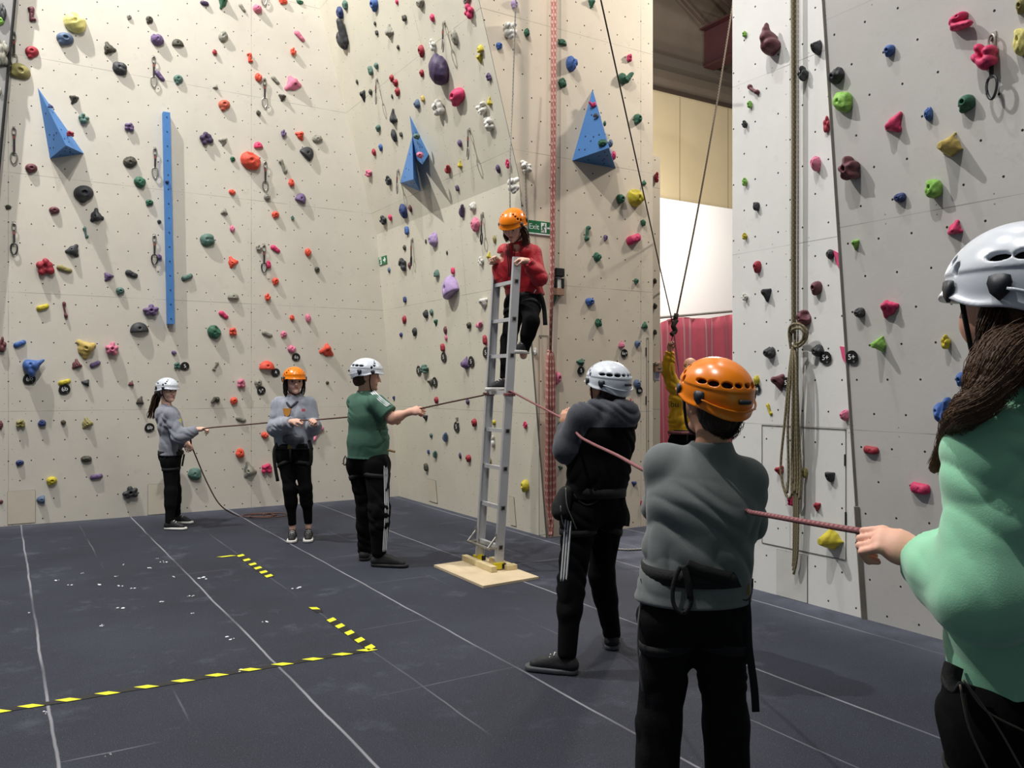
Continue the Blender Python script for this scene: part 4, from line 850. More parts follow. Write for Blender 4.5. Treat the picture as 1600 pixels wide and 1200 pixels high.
arrow(PC, c, .082, .07).build('arrow', sw, o)
p = PB1.hit(599, 407); o = empty('exit_sign', p, 'small green running-figure sign low on the shadowed side wall by the corner', 'sign'); c = p+PB1.n*.006
MB().box(c, (PB1.h, PB1.u, PB1.n), (.12, .05, .005)).build('plate', sg, o); figure(PB1, c, .10, -.06).build('running_figure', [sw, sg], o); arrow(PB1, c, .055, .09).build('arrow', sw, o)
# phone box on the exit wall
p = PC.hit(870, 438); o = empty('wall_box', p, 'small black-and-white belay device box on a wooden block beside the pink rope', 'box')
A = lambda x, z, n: p+PC.h*x+PC.u*z+PC.n*n
bevel(MB().box(A(0, .07, .03), (PC.h, PC.u, PC.n), (.052, .04, .03)).build('cap', rub, o), .008)
bevel(MB().box(A(-.04, -.03, .025), (PC.h, PC.u, PC.n), (.014, .045, .025)).box(A(.04, -.03, .025), (PC.h, PC.u, PC.n), (.014, .045, .025)).build('side_rail', rub, o), .004)
bevel(MB().box(A(0, -.03, .02), (PC.h, PC.u, PC.n), (.026, .06, .02)).build('face', mat('box_white', (222, 220, 212), .5), o), .004)
bevel(MB().box(A(0, -.11, .022), (PC.h, PC.u, PC.n), (.06, .035, .022)).build('wooden_block', mat('block_tan', (176, 140, 116), .7, var=.1), o), .004)
# chain and notice on the fin behind the gap
ch = MB()
for k in range(6):
    t = k/5; c = PK.hit(1021+11*t, 568+12*t*t, .03)
    ch.tube([c+PK.h*.028*math.cos(a)+PK.u*(.016 if k % 2 else .006)*math.sin(a)+PK.n*(.006 if k % 2 else .016)*math.sin(a) for a in np.linspace(0, 6.28, 13)[:-1]], .005, 5, closed=True)
tag(ch.build('chain', steel, smooth=True), 'short steel chain on the fin beside the red curtain', 'chain')
p = PK.hit(1026, 587); no = MB().box(p+PK.n*.004, (PK.h, PK.u, PK.n), (.04, .045, .002)).build('notice', mat('paper', (226, 222, 230), .7)); tag(no, 'small pale paper notice below the chain on the fin', 'notice')
nl = MB()
for k in range(4): nl.box(p+PK.n*.0065+PK.u*(.025-.016*k), (PK.h, PK.u, PK.n), (.028-.006*(k % 2), .002, .0006))
nl.build('printed_lines', mat('print_violet', (120, 104, 160), .7), no)
p = PK.hit(1026, 574); tag(bevel(MB().box(p+PK.n*.02, (PK.h, PK.u, PK.n), (.05, .05, .02)).build('wooden_block', mat('block_tan', (176, 140, 116), .7, var=.1)), .004), 'tan wooden block on the fin behind the chain', 'block')
# hazard tape
ty = mat('tape_yellow', (226, 226, 44), .5); tb = mat('tape_black', (18, 18, 20), .5)
def tape(pts, yels, wd, lab, skew=1.0, name='hazard_tape'):
    a, b = G(*pts[0]), G(*pts[1]); d = nrm(b-a); s = np.cross((0, 0, 1), d); L = np.linalg.norm(b-a); zz = np.array([0, 0, .0035])
    mb = MB()
    N = 12
    mb.add([a+d*L*k/N+s*wd/2*e+zz*.7+s*.004*math.sin(k*2.1) for k in range(N+1) for e in (1, -1)], [(2*k, 2*k+1, 2*k+3, 2*k+2) for k in range(N)], mi=0)
    for (x0, y0, w) in yels:
        c = G(x0, y0); t = np.dot(c-a, d); c = a+d*t
        mb.add([c+d*(-w/2+wd/2*skew)+s*wd/2+zz, c+d*(w/2+wd/2*skew)+s*wd/2+zz, c+d*(w/2-wd/2*skew)-s*wd/2+zz, c+d*(-w/2-wd/2*skew)-s*wd/2+zz], [(0, 1, 2, 3)], mi=1)
    o = mb.build(name, [tb, ty], origin=(float(a[0]), float(a[1]), .0)); return tag(o, lab, 'hazard tape', 'black and yellow floor tape')
cr = lambda x, y: (x/2.6667, 840+y/2.6667)
ys = [cr(*q)+(.062,) for q in ((-10, 735), (128, 715), (285, 687), (450, 661), (613, 630), (764, 602), (906, 578), (1042, 553), (1177, 529), (1303, 507), (1425, 487), (1528, 470))]
tape([(-30, 1117), cr(1545, 468)], ys, .047, 'long hazard tape line crossing the floor from the left edge', skew=-1.0)
tape([cr(1372, 338), cr(1552, 466)], [cr(*q)+(.062,) for q in ((1380, 345), (1410, 371), (1450, 399), (1495, 429), (1535, 460))], .055, 'short hazard tape strip meeting the right end of the long line', skew=-.6)
tape([cr(1300, 290), cr(1335, 312)], [cr(1313, 296)+(.06,)], .045, 'tiny loose scrap of hazard tape between the other strips', skew=.6)
tape([cr(995, 70), cr(1128, 166)], [cr(*q)+(.07,) for q in ((1003, 76), (1028, 94), (1052, 112), (1072, 128), (1094, 145), (1116, 161))], .06, 'short hazard tape strip furthest back on the open floor', skew=-.6)
tape([cr(920, 82), cr(1005, 72)], [cr(945, 79)+(.12,)], .04, 'small yellow tape end at the top of the furthest strip', skew=-1)
ck = MB(); rnd = random.Random(8)
for x, y, s in ((680, 103, 3), (622, 127, 3), (235, 178, 2.4), (287, 198, 2), (415, 196, 2.6), (485, 203, 2), (550, 212, 2.6), (505, 292, 3.6), (668, 267, 2), (720, 165, 2), (845, 168, 4), (800, 316, 1.6), (968, 420, 3), (1000, 553, 2.4), (795, 244, 2.2), (345, 148, 1.4), (480, 163, 1.5), (1120, 350, 3), (1230, 210, 4), (655, 88, 1.4), (515, 112, 1.2), (425, 368, 1.6), (122, 314, 1.4), (195, 730, 1.4), (450, 908, 1.2)):
    c = G(*cr(x, y)); 
    for k in range(4):
        p_ = c+np.array([rnd.gauss(0, 1), rnd.gauss(0, 1), 0])*.006*s; r_ = rnd.uniform(.3, 1)*.0045*s
        ck.add([p_+np.array([r_*math.cos(t)*rnd.uniform(.6, 1.2), r_*math.sin(t)*rnd.uniform(.6, 1.2), .001]) for t in (0, 1.2, 2.4, 3.7, 5)]+[p_+np.array([0, 0, .005])], [(i, (i+1) % 5, 5) for i in range(5)])
tag(ck.build('chalk_crumbs', mat('chalk', (225, 226, 232), .9), origin=(1, 4, 0)), 'white chalk crumbs scattered on the dark floor', 'chalk', kind='stuff')
# ------------------------------------------------------------------ people
skin = lambda n, c: mat('skin_'+n, c, .55, bump=.05, bscale=90, spec=.35)
lip_m = mat('lips', (188, 126, 116), .5); eye_w = mat('eye_white', (222, 216, 210), .3); iris_m = mat('iris', (48, 38, 32), .3)
blackcloth = mat('black_fabric', (12, 12, 14), .9, bump=.15, bscale=60, spec=.12); strap_m = mat('harness_black', (13, 13, 14), .85, bump=.2, bscale=150); gold = mat('buckle', (150, 120, 70), .4, metal=.6)
sole_w = mat('sole_white', (212, 210, 204), .6); shoe_k = mat('shoe_black', (24, 24, 27), .7, bump=.2, bscale=80); lace_w = mat('lace_white', (220, 218, 212), .8); liner_m = mat('helmet_liner', (14, 14, 15), .8)
hel_w = mat('helmet_white', (206, 212, 220), .28, spec=.5); hel_o = mat('helmet_orange', (236, 128, 12), .25, spec=.5); pad_m = mat('helmet_pad', (34, 38, 46), .5); stripe_m = mat('stripe_white', (215, 218, 220), .7)
class Frame:                                   # head frame: r = image-independent right hand of the head, f = face, u = up
    def __init__(s, c, f, u, H):
        s.c = np.asarray(c, float); s.f = nrm(f); u = np.asarray(u, float); s.u = nrm(u-s.f*np.dot(u, s.f)); s.r = np.cross(s.f, s.u); s.H = H; s.M = np.array([s.r, s.f, s.u])
    def __call__(s, r, f, u): return s.c+s.H*(s.r*r+s.f*f+s.u*u)
    def local(s, P): return (np.asarray(P)-s.c) @ s.M.T/s.H
def head(F, h):
    H = h.H; e = lambda c, r, k, op='u': F.ell(h(*c), h.M, np.array(r)*H, k*H, op); cp = lambda a, b, ra, rb, k, op='u': F.cap(h(*a), h(*b), ra*H, rb*H, k*H, op=op)
    e((0, -.06, .14), (.335, .42, .35), .05); e((0, .12, -.05), (.27, .27, .32), .1); cp((0, .10, -.16), (0, .20, -.36), .215, .125, .12)
    for s in (-1, 1):
        e((s*.17, .22, -.10), (.10, .10, .12), .1); e((s*.145, .385, .015), (.085, .06, .055), .06, 's'); cp((s*.05, .345, .085), (s*.20, .29, .085), .035, .03, .05)
        e((s*.335, -.03, -.03), (.045, .085, .14), .02); e((s*.375, .0, -.02), (.03, .045, .08), .03, 's'); e((s*.045, .385, -.145), (.04, .05, .032), .03)
        cp((s*.09, .335, .055), (s*.18, .30, .045), .022, .018, .02)
    cp((0, .345, .06), (0, .43, -.11), .028, .045, .05); e((0, .425, -.125), (.05, .055, .045), .03)
    cp((-.085, .325, -.235), (.085, .325, -.235), .035, .035, .05); cp((-.07, .335, -.275), (.07, .335, -.275), .036, .036, .03); e((0, .30, -.42), (.09, .08, .07), .08)
    cp((-.10, .375, -.253), (.10, .375, -.253), .012, .012, .01, 's')
def hand(F, wr, d, pn, curl, s, sc=1.0, k=.006, spread=.0, thumb_in=.7):
    """wrist, finger direction, palm normal; thumb side is d x pn * s"""
    d = nrm(d); pn = nrm(pn-np.dot(pn, d)*d); t = np.cross(d, pn)*s; L = .075*sc
    kn = wr+d*L
    F.cap(wr-d*.01, wr+d*L*.55, .021*sc, .024*sc, .02, right=t, asp=1.35); F.cap(wr+d*L*.5, kn, .017*sc, .014*sc, .02, right=t, asp=2.1)
    for i, (o, l) in enumerate(((.030, .040), (.0105, .045), (-.0095, .042), (-.028, .034))):
        p = kn+t*o*sc; dd = nrm(d+t*o*spread*10); a = 0; r = .0088*sc
        for j, (fr, cu) in enumerate(((1, .55), (.68, 1.0), (.55, .75))):
            a += curl*cu*(1+.08*i); q = p+(dd*math.cos(a)+pn*math.sin(a))*l*sc*fr; F.cap(p, q, r, r*.9, k if j == 0 else .003); p = q; r *= .9
    p = wr+d*.022*sc+t*.020*sc; q = p+(d*.6+t*.75+pn*.3)*.036*sc; F.cap(p, q, .0125*sc, .010*sc, .01)
    q2 = q+nrm(d*.9+t*(.2-.6*thumb_in)+pn*(.4+.6*thumb_in))*.030*sc; F.cap(q, q2, .0098*sc, .0088*sc, .004); F.cap(q2, q2+nrm(d*.6-t*.4*thumb_in+pn*.7)*.022*sc, .0088*sc, .0075*sc, .003)
def folds(amp, f=95, seed=0.):
    def fn(P):
        x, y, z = P[:, 0], P[:, 1], P[:, 2]
        w = .035*np.sin(13*x+9*z+seed)+.035*np.sin(11*y-14*z+2*seed)+.012*np.sin(31*x+23*z-17*y)
        m1 = np.clip(np.sin(9*x+7*y+6*z+seed*3)*1.4+.1, 0, 1); m2 = np.clip(np.sin(8*x-10*z+5*y+seed)*1.4, 0, 1)
        a = 1-2*np.abs(np.sin(f*.5*(z*.8+.5*x-.2*y+w)+seed)); b = 1-2*np.abs(np.sin(f*.4*(z*.55-.6*x+.5*y+w*1.4)+seed*2))
        return amp*(.65*a*m1+.6*b*m2)
    return fn
def ell_ring(c, up, rx, ax_r, ry, n=40):
    up = nrm(up); a = nrm(ax_r-np.dot(ax_r, up)*up); b = np.cross(up, a); return [np.asarray(c)+a*rx*math.cos(t)+b*ry*math.sin(t) for t in np.linspace(0, 2*math.pi, n, endpoint=False)]
def band(c, up, rx, ax_r, ry, hgt, th, name, m, parent):
    """a flat strap running round a body section"""
    out = ell_ring(c, up, rx+th, ax_r, ry+th); inn = ell_ring(c, up, rx, ax_r, ry); up = nrm(up)*hgt/2; n = len(out)
    v = [p+up for p in out]+[p-up for p in out]+[p+up for p in inn]+[p-up for p in inn]; f = []
    for i in range(n):
        j = (i+1) % n; f += [(i, j, n+j, n+i), (2*n+i, 3*n+i, 3*n+j, 2*n+j), (i, 2*n+i, 2*n+j, j), (n+i, n+j, 3*n+j, 3*n+i)]
    return put(name, v, f, m, parent)
def ribbon(pts, w, th, name, m, parent, side=None, k=5):
    P = smooth_path(pts, k); mb = MB(); sd = V(1, 0) if side is None else side
    T = np.gradient(P, axis=0); T /= np.linalg.norm(T, axis=1)[:, None]; v = []; f = []
    for i in range(len(P)):
        s = nrm(sd-T[i]*np.dot(sd, T[i])); b = np.cross(T[i], s)
        for a, c in ((1, 1), (1, -1), (-1, -1), (-1, 1)): v.append(P[i]+s*a*w/2+b*c*th/2)
    for i in range(len(P)-1):
        for q in range(4): f.append((i*4+q, i*4+(q+1) % 4, i*4+4+(q+1) % 4, i*4+4+q))
    f += [(3, 2, 1, 0), tuple(len(v)-4+q for q in range(4))]
    return put(name, v, f, m, parent)
def strands(guide, n, spread, r, name, m, parent, seed=1, wav=.0, taper=.5, k=5, flat=None):
    """many fine tapering locks following a guide curve"""
    G_ = smooth_path(guide, k); N = len(G_); rnd = np.random.RandomState(seed); mb = MB(); spread = np.interp(np.linspace(0, 1, N), np.linspace(0, 1, len(spread)), spread)
    T = np.gradient(G_, axis=0); T /= np.linalg.norm(T, axis=1)[:, None]
    for i in range(n):
        a = rnd.uniform(0, 6.28); rad = math.sqrt(rnd.uniform(.02, 1)); tw = rnd.uniform(-.8, .8); ph = rnd.uniform(0, 6.28); end = int(N*rnd.uniform(.82, 1)); pts = []
        for j in range(max(end, 3)):
            s = np.cross(T[j], (.3, .2, .93)); s /= np.linalg.norm(s)+1e-9; b = np.cross(T[j], s); q = a+tw*j/N; R = spread[j]*rad*(1+.2*math.sin(ph+j*.7))
            pts.append(G_[j]+s*math.cos(q)*R+b*math.sin(q)*R*(flat or 1)+s*wav*math.sin(ph+j*.9))
        rs = [r*(1-(1-taper)*j/len(pts)) for j in range(len(pts))]; rs[-1] *= .3
        mb.tube(pts, r, 5, rs=rs)
    return mb.build(name, m, parent, smooth=True)
def helmet(h, m, parent, vox, tilt=0):
    H = h.H; c = h(0, -.04, .15); M = h.M; R = np.array([.47, .575, .475])*H; th = .018
    g = lambda r, f, u: c+H*(h.r*r+h.f*f+h.u*u)
    F = Field(*bounds([c], max(R)+.03), vox)
    def shell(x, y, z):
        x = x-c[0]; y = y-c[1]; z = z-c[2]; q = [(x*M[i][0]+y*M[i][1]+z*M[i][2]) for i in range(3)]
        # rim line: high over the face, lower behind
        fy = q[1]/R[1]; rim = H*(-.17+.12*np.clip(fy, -1, 1)+.05*(1-np.clip(fy, -1, 1)**2)-.02*np.cos(np.clip(fy, -1, 1)*6))
        d_r = q[2]-rim; flare = .010*np.exp(-(d_r/.012)**2)+.0035*np.clip((q[2]-H*.10)/.006, 0, 1)
        k0 = np.sqrt((q[0]/R[0])**2+(q[1]/R[1])**2+(q[2]/R[2])**2)+1e-9; k1 = np.sqrt((q[0]/R[0]**2)**2+(q[1]/R[1]**2)**2+(q[2]/R[2]**2)**2)+1e-9
        d = k0*(k0-1)/k1; out = d-flare; inn = d+th*.45
        return smaxp(smaxp(out, -inn, .002), -d_r, .003)
    F.put(c-R-.03, c+R+.03, shell)
    def surf(az, el, off=0):
        a, e = math.radians(az), math.radians(el); v = np.array([math.sin(a)*math.cos(e), math.cos(a)*math.cos(e), math.sin(e)]); k = 1/math.sqrt(((v*H/R)**2).sum()); p = v*k
        n = nrm((h.r*p[0]*H/R[0]**2+h.f*p[1]*H/R[1]**2+h.u*p[2]*H/R[2]**2)); return g(*p)+n*off, n
    for s in (-1, 1):
        for az, el, w, t in ((112, 24, .085, .035), (134, 23, .08, .042), (155, 22, .075, .045), (172, 22, .055, .035), (52, 26, .045, .04), (45, 38, .04, .035), (38, 49, .035, .03), (66, 18, .04, .05)):
            p, n = surf(s*az, el); X = nrm(np.cross(h.u, n)); Z = np.cross(n, X); F.ell(p, np.array([X, n, Z]), np.array([w, .12, t])*H, .002, 's')
    v, f = F.mesh(); o = put('helmet', v, f, m, parent)
    L = Field(c-R-.01, c+R+.01, vox*1.6); L.ell(c, M, R-.013, 0); L.ell(c, M, R-.022, 0, 's'); L.half(g(0, 0, -.10), -h.u+h.f*.15); v, f = L.mesh(); put('liner', v, f, liner_m, o)
    for s in (-1, 1):
        for az, el, sz in ((62, -1, .075), (116, -2, .085)):
            p, n = surf(s*az, el, .006); X = nrm(np.cross(h.u, n)); Z = np.cross(n, X); pts = [p+H*sz*(X*x+Z*z)+n*(.003-.35*H*sz*sz*(x*x+z*z)*1.2) for x, z in ((-.8, .9), (-.3, 1.05), (.3, 1.05), (.8, .9), (.95, .3), (.7, -.5), (0, -1.15), (-.7, -.5), (-.95, .3))]
            q = [a-n*.006 for a in pts]; k = 9; put('rivet_cap', pts+q+[p+n*.004], [(i, (i+1) % k, 18) for i in range(k)]+[(i, i+k, (i+1) % k+k, (i+1) % k) for i in range(k)], pad_m, o, smooth=True)
    pts = [surf(a, 2-11*math.cos(math.radians((a-180)*.5*2.6)) if 0 else -3-9*(1-((a-180)/60)**2), .007)[0] for a in np.linspace(122, 238, 22)]
    MB().tube(pts, .0035, 6).build('ridge', m, o, smooth=True)
    pts = [surf(a, 1, .007)[0] for a in np.linspace(172, 188, 7)]
    if vox < .0045: MB().tube(pts, .007, 8, flat=1).build('badge', pad_m, o, smooth=True)
    e = MB()
    for s in (-1, 1):
        e.tube(smooth_path([h(s*.40, .12, .06), h(s*.37, .10, -.14), h(s*.24, .14, -.40), h(0, .20, -.53)], 4), .0045, 6)
    e.build('chin_strap', strap_m, o, smooth=True); return o
def shoe(toe, heel, sc, m, sole_m, parent, laces=True, vox=.006, hi=.05):
    d = nrm(toe-heel); s = np.cross(d, (0, 0, 1)); L = np.linalg.norm(toe-heel); z = np.array([0, 0, 1.])
    F = Field(*bounds([toe, heel], .12), vox)
    F.cap(heel+d*.03+z*.045, toe-d*.055+z*.03, .036*sc, .027*sc, 0, right=s, asp=1.15); F.cap(heel+d*.035+z*.045, heel+d*.05+z*(.055+hi), .036*sc, .036*sc, .02); F.cap(heel+d*.06+z*.085*sc, toe-d*.09+z*.045, .03*sc, .028*sc, .02)
    F.half(heel+z*.014, -z); v, f = F.mesh(); o = put('shoe', v, f, m, parent)
    F = Field(*bounds([toe, heel], .08), vox); F.cap(heel+d*.032+z*.014, toe-d*.045+z*.014, .039*sc, .038*sc, 0, right=s, asp=1.08); F.cap(heel+d*.1+z*.014, toe-d*.05+z*.014, .040*sc, .041*sc, .02, right=s, asp=1.1); F.half(heel+z*.027, z); F.half(heel+z*.002, -z); v, f = F.mesh(); put('sole', v, f, sole_m, o)
    if laces:
        mb = MB()
        for k in range(4):
            c = heel+d*(L*.42+.022*k)+z*(.098-.012*k)*sc; mb.tube([c-s*.022+z*-.006, c+z*.004, c+s*.022+z*-.006], .0032, 5)
        mb.build('lace', lace_w, o, smooth=True)
    return o
def build_person(S):
    J = {k: W(*v) for k, v in S['J'].items()}; vox = S['vox']; sc = S.get('sc', 1.0); h = Frame(J['head'], V(*S['face']), V(*S.get('hup', (0, 0, 1))), S['H'])
    root = empty('person', (float(J['pel'][0]), float(J['pel'][1]), S.get('z0', 0.0)), S['label'], 'person')
    rv = nrm(J['shR']-J['shL']); rv2 = nrm(J['hipR']-J['hipL']); dep, wid = S['chest']; wd, ww = S['waist']; hd, hw = S['hips']
    rnd = S.get('seed', 1)
    def torso(F, o, k=.05):
        sh = (J['shR']+J['shL'])/2; ch = J['chest']; wa = J['waist']; pe = J['pel']
        F.cap(sh+(ch-sh)*.28, ch, dep*.9+o, dep+o, 0, right=rv, asp=wid/dep); F.cap(ch, wa, dep+o, wd+o, k, right=rv, asp=(wid/dep+ww/wd)/2); F.cap(wa, pe, wd+o, hd+o, k, right=rv2, asp=ww/wd)
        for s in 'LR': F.cap(sh+(ch-sh)*.08, J['sh'+s], .048*sc+o*.8, (S.get('ar', .044)-.004)*sc+o*.8, .035)
        F.cap(J['neck'], sh, .052*sc+o, .065*sc+o, .03)
    # ---- the body, one surface
    pts = [J[k] for k in J]; lo, hi = bounds(pts+[h(0, 0, .6), h(0, .6, 0), h(0, -.6, 0), h(.6, 0, 0), h(-.6, 0, 0)], .14); F = Field(lo, hi, vox)
    torso(F, -.012); F.cap(h(0, -.07, -.25), J['neck'], S['H']*.235, .05*sc, .02); F.cap(J['neck'], (J['shR']+J['shL'])/2, .052*sc, .06*sc, .02)
    for s in 'LR':
        a = S.get('ar', .044)*sc
        F.chain([J['sh'+s], J['el'+s], J['wr'+s]], [a-.006, .034*sc*S.get('fat', 1), .0235*sc], .018)
        F.cap(J['el'+s], J['el'+s]+(J['wr'+s]-J['el'+s])*.35, .036*sc*S.get('fat', 1), .036*sc*S.get('fat', 1), .02)
        L = S['leg']; kneeR = L[1]; F.chain([J['hip'+s], J['kn'+s], J['an'+s]], [L[0]-.014, kneeR-.012, L[2]-.014], .03); F.cap(J['kn'+s], J['kn'+s]+(J['an'+s]-J['kn'+s])*.4, kneeR-.014, kneeR-.012, .03)
        F.cap(J['an'+s], J['an'+s]-np.array([0, 0, .035]), .03*sc, .03*sc, .02)
    head(F, h)
    for s in 'LR':
        q = S['hand'+s]; hand(F, J['wr'+s], V(*q[0]), V(*q[1]), q[2], q[3] if len(q) > 3 else 1, sc*S.get('hsc', .95), thumb_in=.8)
    v, f = F.mesh(); P = h.local(v[f].mean(1)); sl = np.zeros(len(f), int)
    sl[((P[:, 0]/.105)**2+((P[:, 2]+.257)/.042)**2 < 1) & (P[:, 1] > .30)] = 1
    sl[(np.abs(P[:, 0]) > .05) & (np.abs(P[:, 0]) < .24) & (P[:, 1] > .22) & (np.abs(P[:, 2]-.105+.1*np.abs(np.abs(P[:, 0])-.15)) < .024)] = 2
    hair_m = S['hair_m']; put('body', v, f, [S['skin'], lip_m, hair_m], root, slots=sl)
    for s in (-1, 1):
        if not S.get('eyes', 1): break
        mb = MB(); c = h(s*.145, .30, .018); r = .062*S['H']; n = 12; vv = []; ff = []; mi = []
        for i in range(7):
            for k in range(n):
                a = math.pi/2*i/6; vv.append(c+r*(h.f*math.cos(a)+(h.r*math.cos(k*2*math.pi/n)+h.u*math.sin(k*2*math.pi/n))*math.sin(a)))
        for i in range(6):
            for k in range(n): ff.append((i*n+k, i*n+(k+1) % n, i*n+n+(k+1) % n, i*n+n+k)); mi.append(1 if i < 3 else 0)
        put('eye', vv, ff, [eye_w, iris_m], root, slots=mi)
    # ---- top
    o = S.get('loose', .014); T = S['top']; F = Field(lo, hi, vox); torso(F, o)
    hem = J['pel']+(J['waist']-J['pel'])*S.get('hem', 0.0)
    if S.get('hem', 0) < 0: F.cap(J['pel'], hem, hd+o+.004, hd+o+.012, .03, right=rv2, asp=hw/hd)
    for s in 'LR':
        a = S.get('ar', .044)*sc; sh, el, wr = J['sh'+s], J['el'+s], J['wr'+s]
        if S.get('sleeve', 'long') == 'long':
            e = wr-(wr-el)*.06; F.chain([sh, el, e], [a+o, .042*sc+o*1.1, .030*sc+o*.8], .03); F.cap(el, el+(wr-el)*.5, .041*sc+o*1.05, .037*sc+o*1.05, .03)
            F.cap(e-(nrm(wr-el))*.012, e, .031*sc+o*.6, .031*sc+o*.6, .006)
            F.half(e, wr-el, 's', .003, wr-.06, wr+.06)
        else:
            e = sh+(el-sh)*.74; F.cap(sh, e, a+o+.006, a+o+.014, .03); F.half(e, el-sh, 's', .003, e-.10*np.ones(3), e+.10*np.ones(3))
    if S.get('hood'):
        sh = (J['shR']+J['shL'])/2; bk = -nrm(np.cross(rv, (0, 0, 1)))*-1; fw = nrm(np.cross((0, 0, 1), rv)); bk = -fw
        nk = J['neck']
        if S.get('hoodpt'): 
            for a_, b_, r1, r2 in S['hoodpt']: F.cap(W(*a_), W(*b_), r1, r2, .035)
        for t in np.linspace(-2.2, 2.2, 15):
            p = nk+bk*math.cos(t)*.075*sc+rv*math.sin(t)*.085*sc-np.array([0, 0, .012+.03*(1-math.cos(t))*.5]); F.cap(p, p-np.array([0, 0, .02]), .024*sc, .03*sc, .02)
        F.ell(nk+bk*.085*sc*S['hood']-np.array([0, 0, .055]), np.array([rv, bk, (0, 0, 1)]), np.array([.11, .055*S['hood'], .085])*sc, .03)
        F.cap(nk+np.array([0, 0, .035]), nk-np.array([0, 0, .03])+fw*.02, .056*sc, .050*sc, .01, op='s')
    else:
        F.cap(nk_ := J['neck']+np.array([0, 0, .05]), J['neck']+np.array([0, 0, .012]), .07*sc, .058*sc, .006, op='s')
    fo = folds(S.get('fold', .006), S.get('foldf', 95), rnd)
    F.ripple(lambda P: fo(P)*np.clip((P[:, 2]-hem[2])/.12, 0, 1)-.004, S.get('fold', .006)*1.3+.004)
    F.half(hem, -np.array([0, 0, 1.]), 's', .004); v, f = F.mesh(); c = v[f].mean(1)
    sl = T['slot'](c, J, S).astype(int) if 'slot' in T else None
    top = put(T['name'], v, f, T['mats'], root, slots=sl)
    # ---- trousers
    B = S['bottom']; F = Field(lo, hi, vox); L = S['leg']; o = B.get('o', 0)
    F.cap(J['pel']+(J['waist']-J['pel'])*.35, J['pel'], hd*.95, hd+.003, 0, right=rv2, asp=hw/hd)
    for s in 'LR':
        F.chain([J['hip'+s], J['kn'+s], J['an'+s]], [L[0], L[1], L[2]], .03); F.cap(J['kn'+s], J['kn'+s]+(J['an'+s]-J['kn'+s])*.4, L[1], L[1]*B.get('calf', 1.0), .03); F.cap(J['pel'], J['hip'+s], hd, L[0], .05)
        d = J['an'+s]-J['kn'+s]; F.half(J['an'+s]+nrm(d)*B.get('cuff', .0), d, 's', .003, J['an'+s]-.11, J['an'+s]+.11)
    F.ripple(folds(B.get('fold', .003), 80, rnd+2), B.get('fold', .003)*1.3); v, f = F.mesh(); tr = put(B['name'], v, f, B.get('m', blackcloth), root)
    if B.get('stripes'):
        for s, sx, sy, *lim in B['stripes']:
            off = V(sx, sy)
            for t in (-1, 0, 1):
                pr = np.cross(off, (0, 0, 1)); pts = [];
                for (a, b, ra, rb) in ((J['hip'+s], J['kn'+s], L[0], L[1]), (J['kn'+s], J['an'+s], L[1], L[2]))[:1 if lim else 2]:
                    for q in np.linspace(0, .97, 9): pts.append(a+(b-a)*q+nrm(off)*((ra+(rb-ra)*q)*.97+.011)+nrm(pr)*t*.016)
                ribbon(pts, .007, .007, 'side_stripe', stripe_m, tr, side=nrm(pr), k=2)
    # ---- shoes
    for s in 'LR':
        K = S['shoe']; tp = J['toe'+s].copy(); an = J['an'+s]; d = tp-an; d[2] = 0; d = nrm(d); zf = S['foot'+s] if 'foot'+s in S else 0.0
        heel = np.array([an[0], an[1], zf])-d*.055*sc; toe = heel+d*K['L']*sc; shoe(toe, heel, sc*K.get('w', 1), K['m'], K['sole'], root, K.get('laces', True), max(vox*.9, .004), K.get('hi', .03))
    # ---- helmet, harness
    if S.get('helmet'): helmet(h, S['helmet'], root, max(.0024, vox*.55))
    if S.get('harness', True):
        c = J['pel']+(J['waist']-J['pel'])*S.get('belt', .55); t = S.get('belt', .55); oo = S.get('loose', .014)+S.get('bo', .003)
        hr = band(c, J['waist']-J['pel']+np.array([0, 0, .3]), hw+(ww-hw)*t+oo, rv2, hd+(wd-hd)*t+oo, .05*sc, .008, 'harness', strap_m, root)
        for s in 'LR':
            p = J['hip'+s]+(J['kn'+s]-J['hip'+s])*.22; band(p, J['hip'+s]-J['kn'+s]+rv2*(.25 if s == 'R' else -.25)*np.linalg.norm(J['hip'+s]-J['kn'+s]), L[0]-.002, rv2, L[0]-.002, .032*sc, .005, 'leg_loop', strap_m, hr)
        fw = nrm(np.cross((0, 0, 1), rv2)); R = hd+(wd-hd)*t+oo
        MB().box(c+fw*(R+.012), (rv2, (0, 0, 1), fw), (.022, .018, .006)).build('buckle', gold, hr)
        for s, e in (('L', -1), ('R', 1)):
            x = (hw+(ww-hw)*t+oo+.012)*e; pts = [c+rv2*x*math.cos(a)+ -fw*R*math.sin(a)*.95-np.array([0, 0, .02+.05*math.sin((a-.15)/(1.0)*math.pi)]) for a in np.linspace(.15, 1.15, 9)]
            MB().tube(pts, .0045, 6).build('gear_loop', strap_m, hr, smooth=True)
        MB().tube([c+fw*(R+.02)-np.array([0, 0, .02]), c+fw*(R+.0)-np.array([0, 0, .14])], .010, 6).build('belay_loop', strap_m, hr, smooth=True)
        S['hr'] = hr
    return root, h, J, top
hb = lambda n, c: mat('hair_'+n, c, .55, bump=.9, bscale=70, var=.25, vscale=25, spec=.3)
hair_dk = hb('dark', (38, 28, 22)); hair_br = hb('brown', (74, 54, 40)); hair_lt = hb('mid', (92, 68, 50)); hair_lg = hb('light', (122, 96, 68))
sk1 = skin('fair', (222, 178, 158)); sk2 = skin('rosy', (226, 172, 150)); sk3 = skin('warm', (196, 146, 120))
grey_h = mat('grey_marl', (128, 131, 142), .9, bump=.3, bscale=120, var=.07, vscale=30, sheen=.2); grey_l = mat('light_marl', (148, 152, 164), .9, bump=.3, bscale=120, var=.06, vscale=30, sheen=.2)
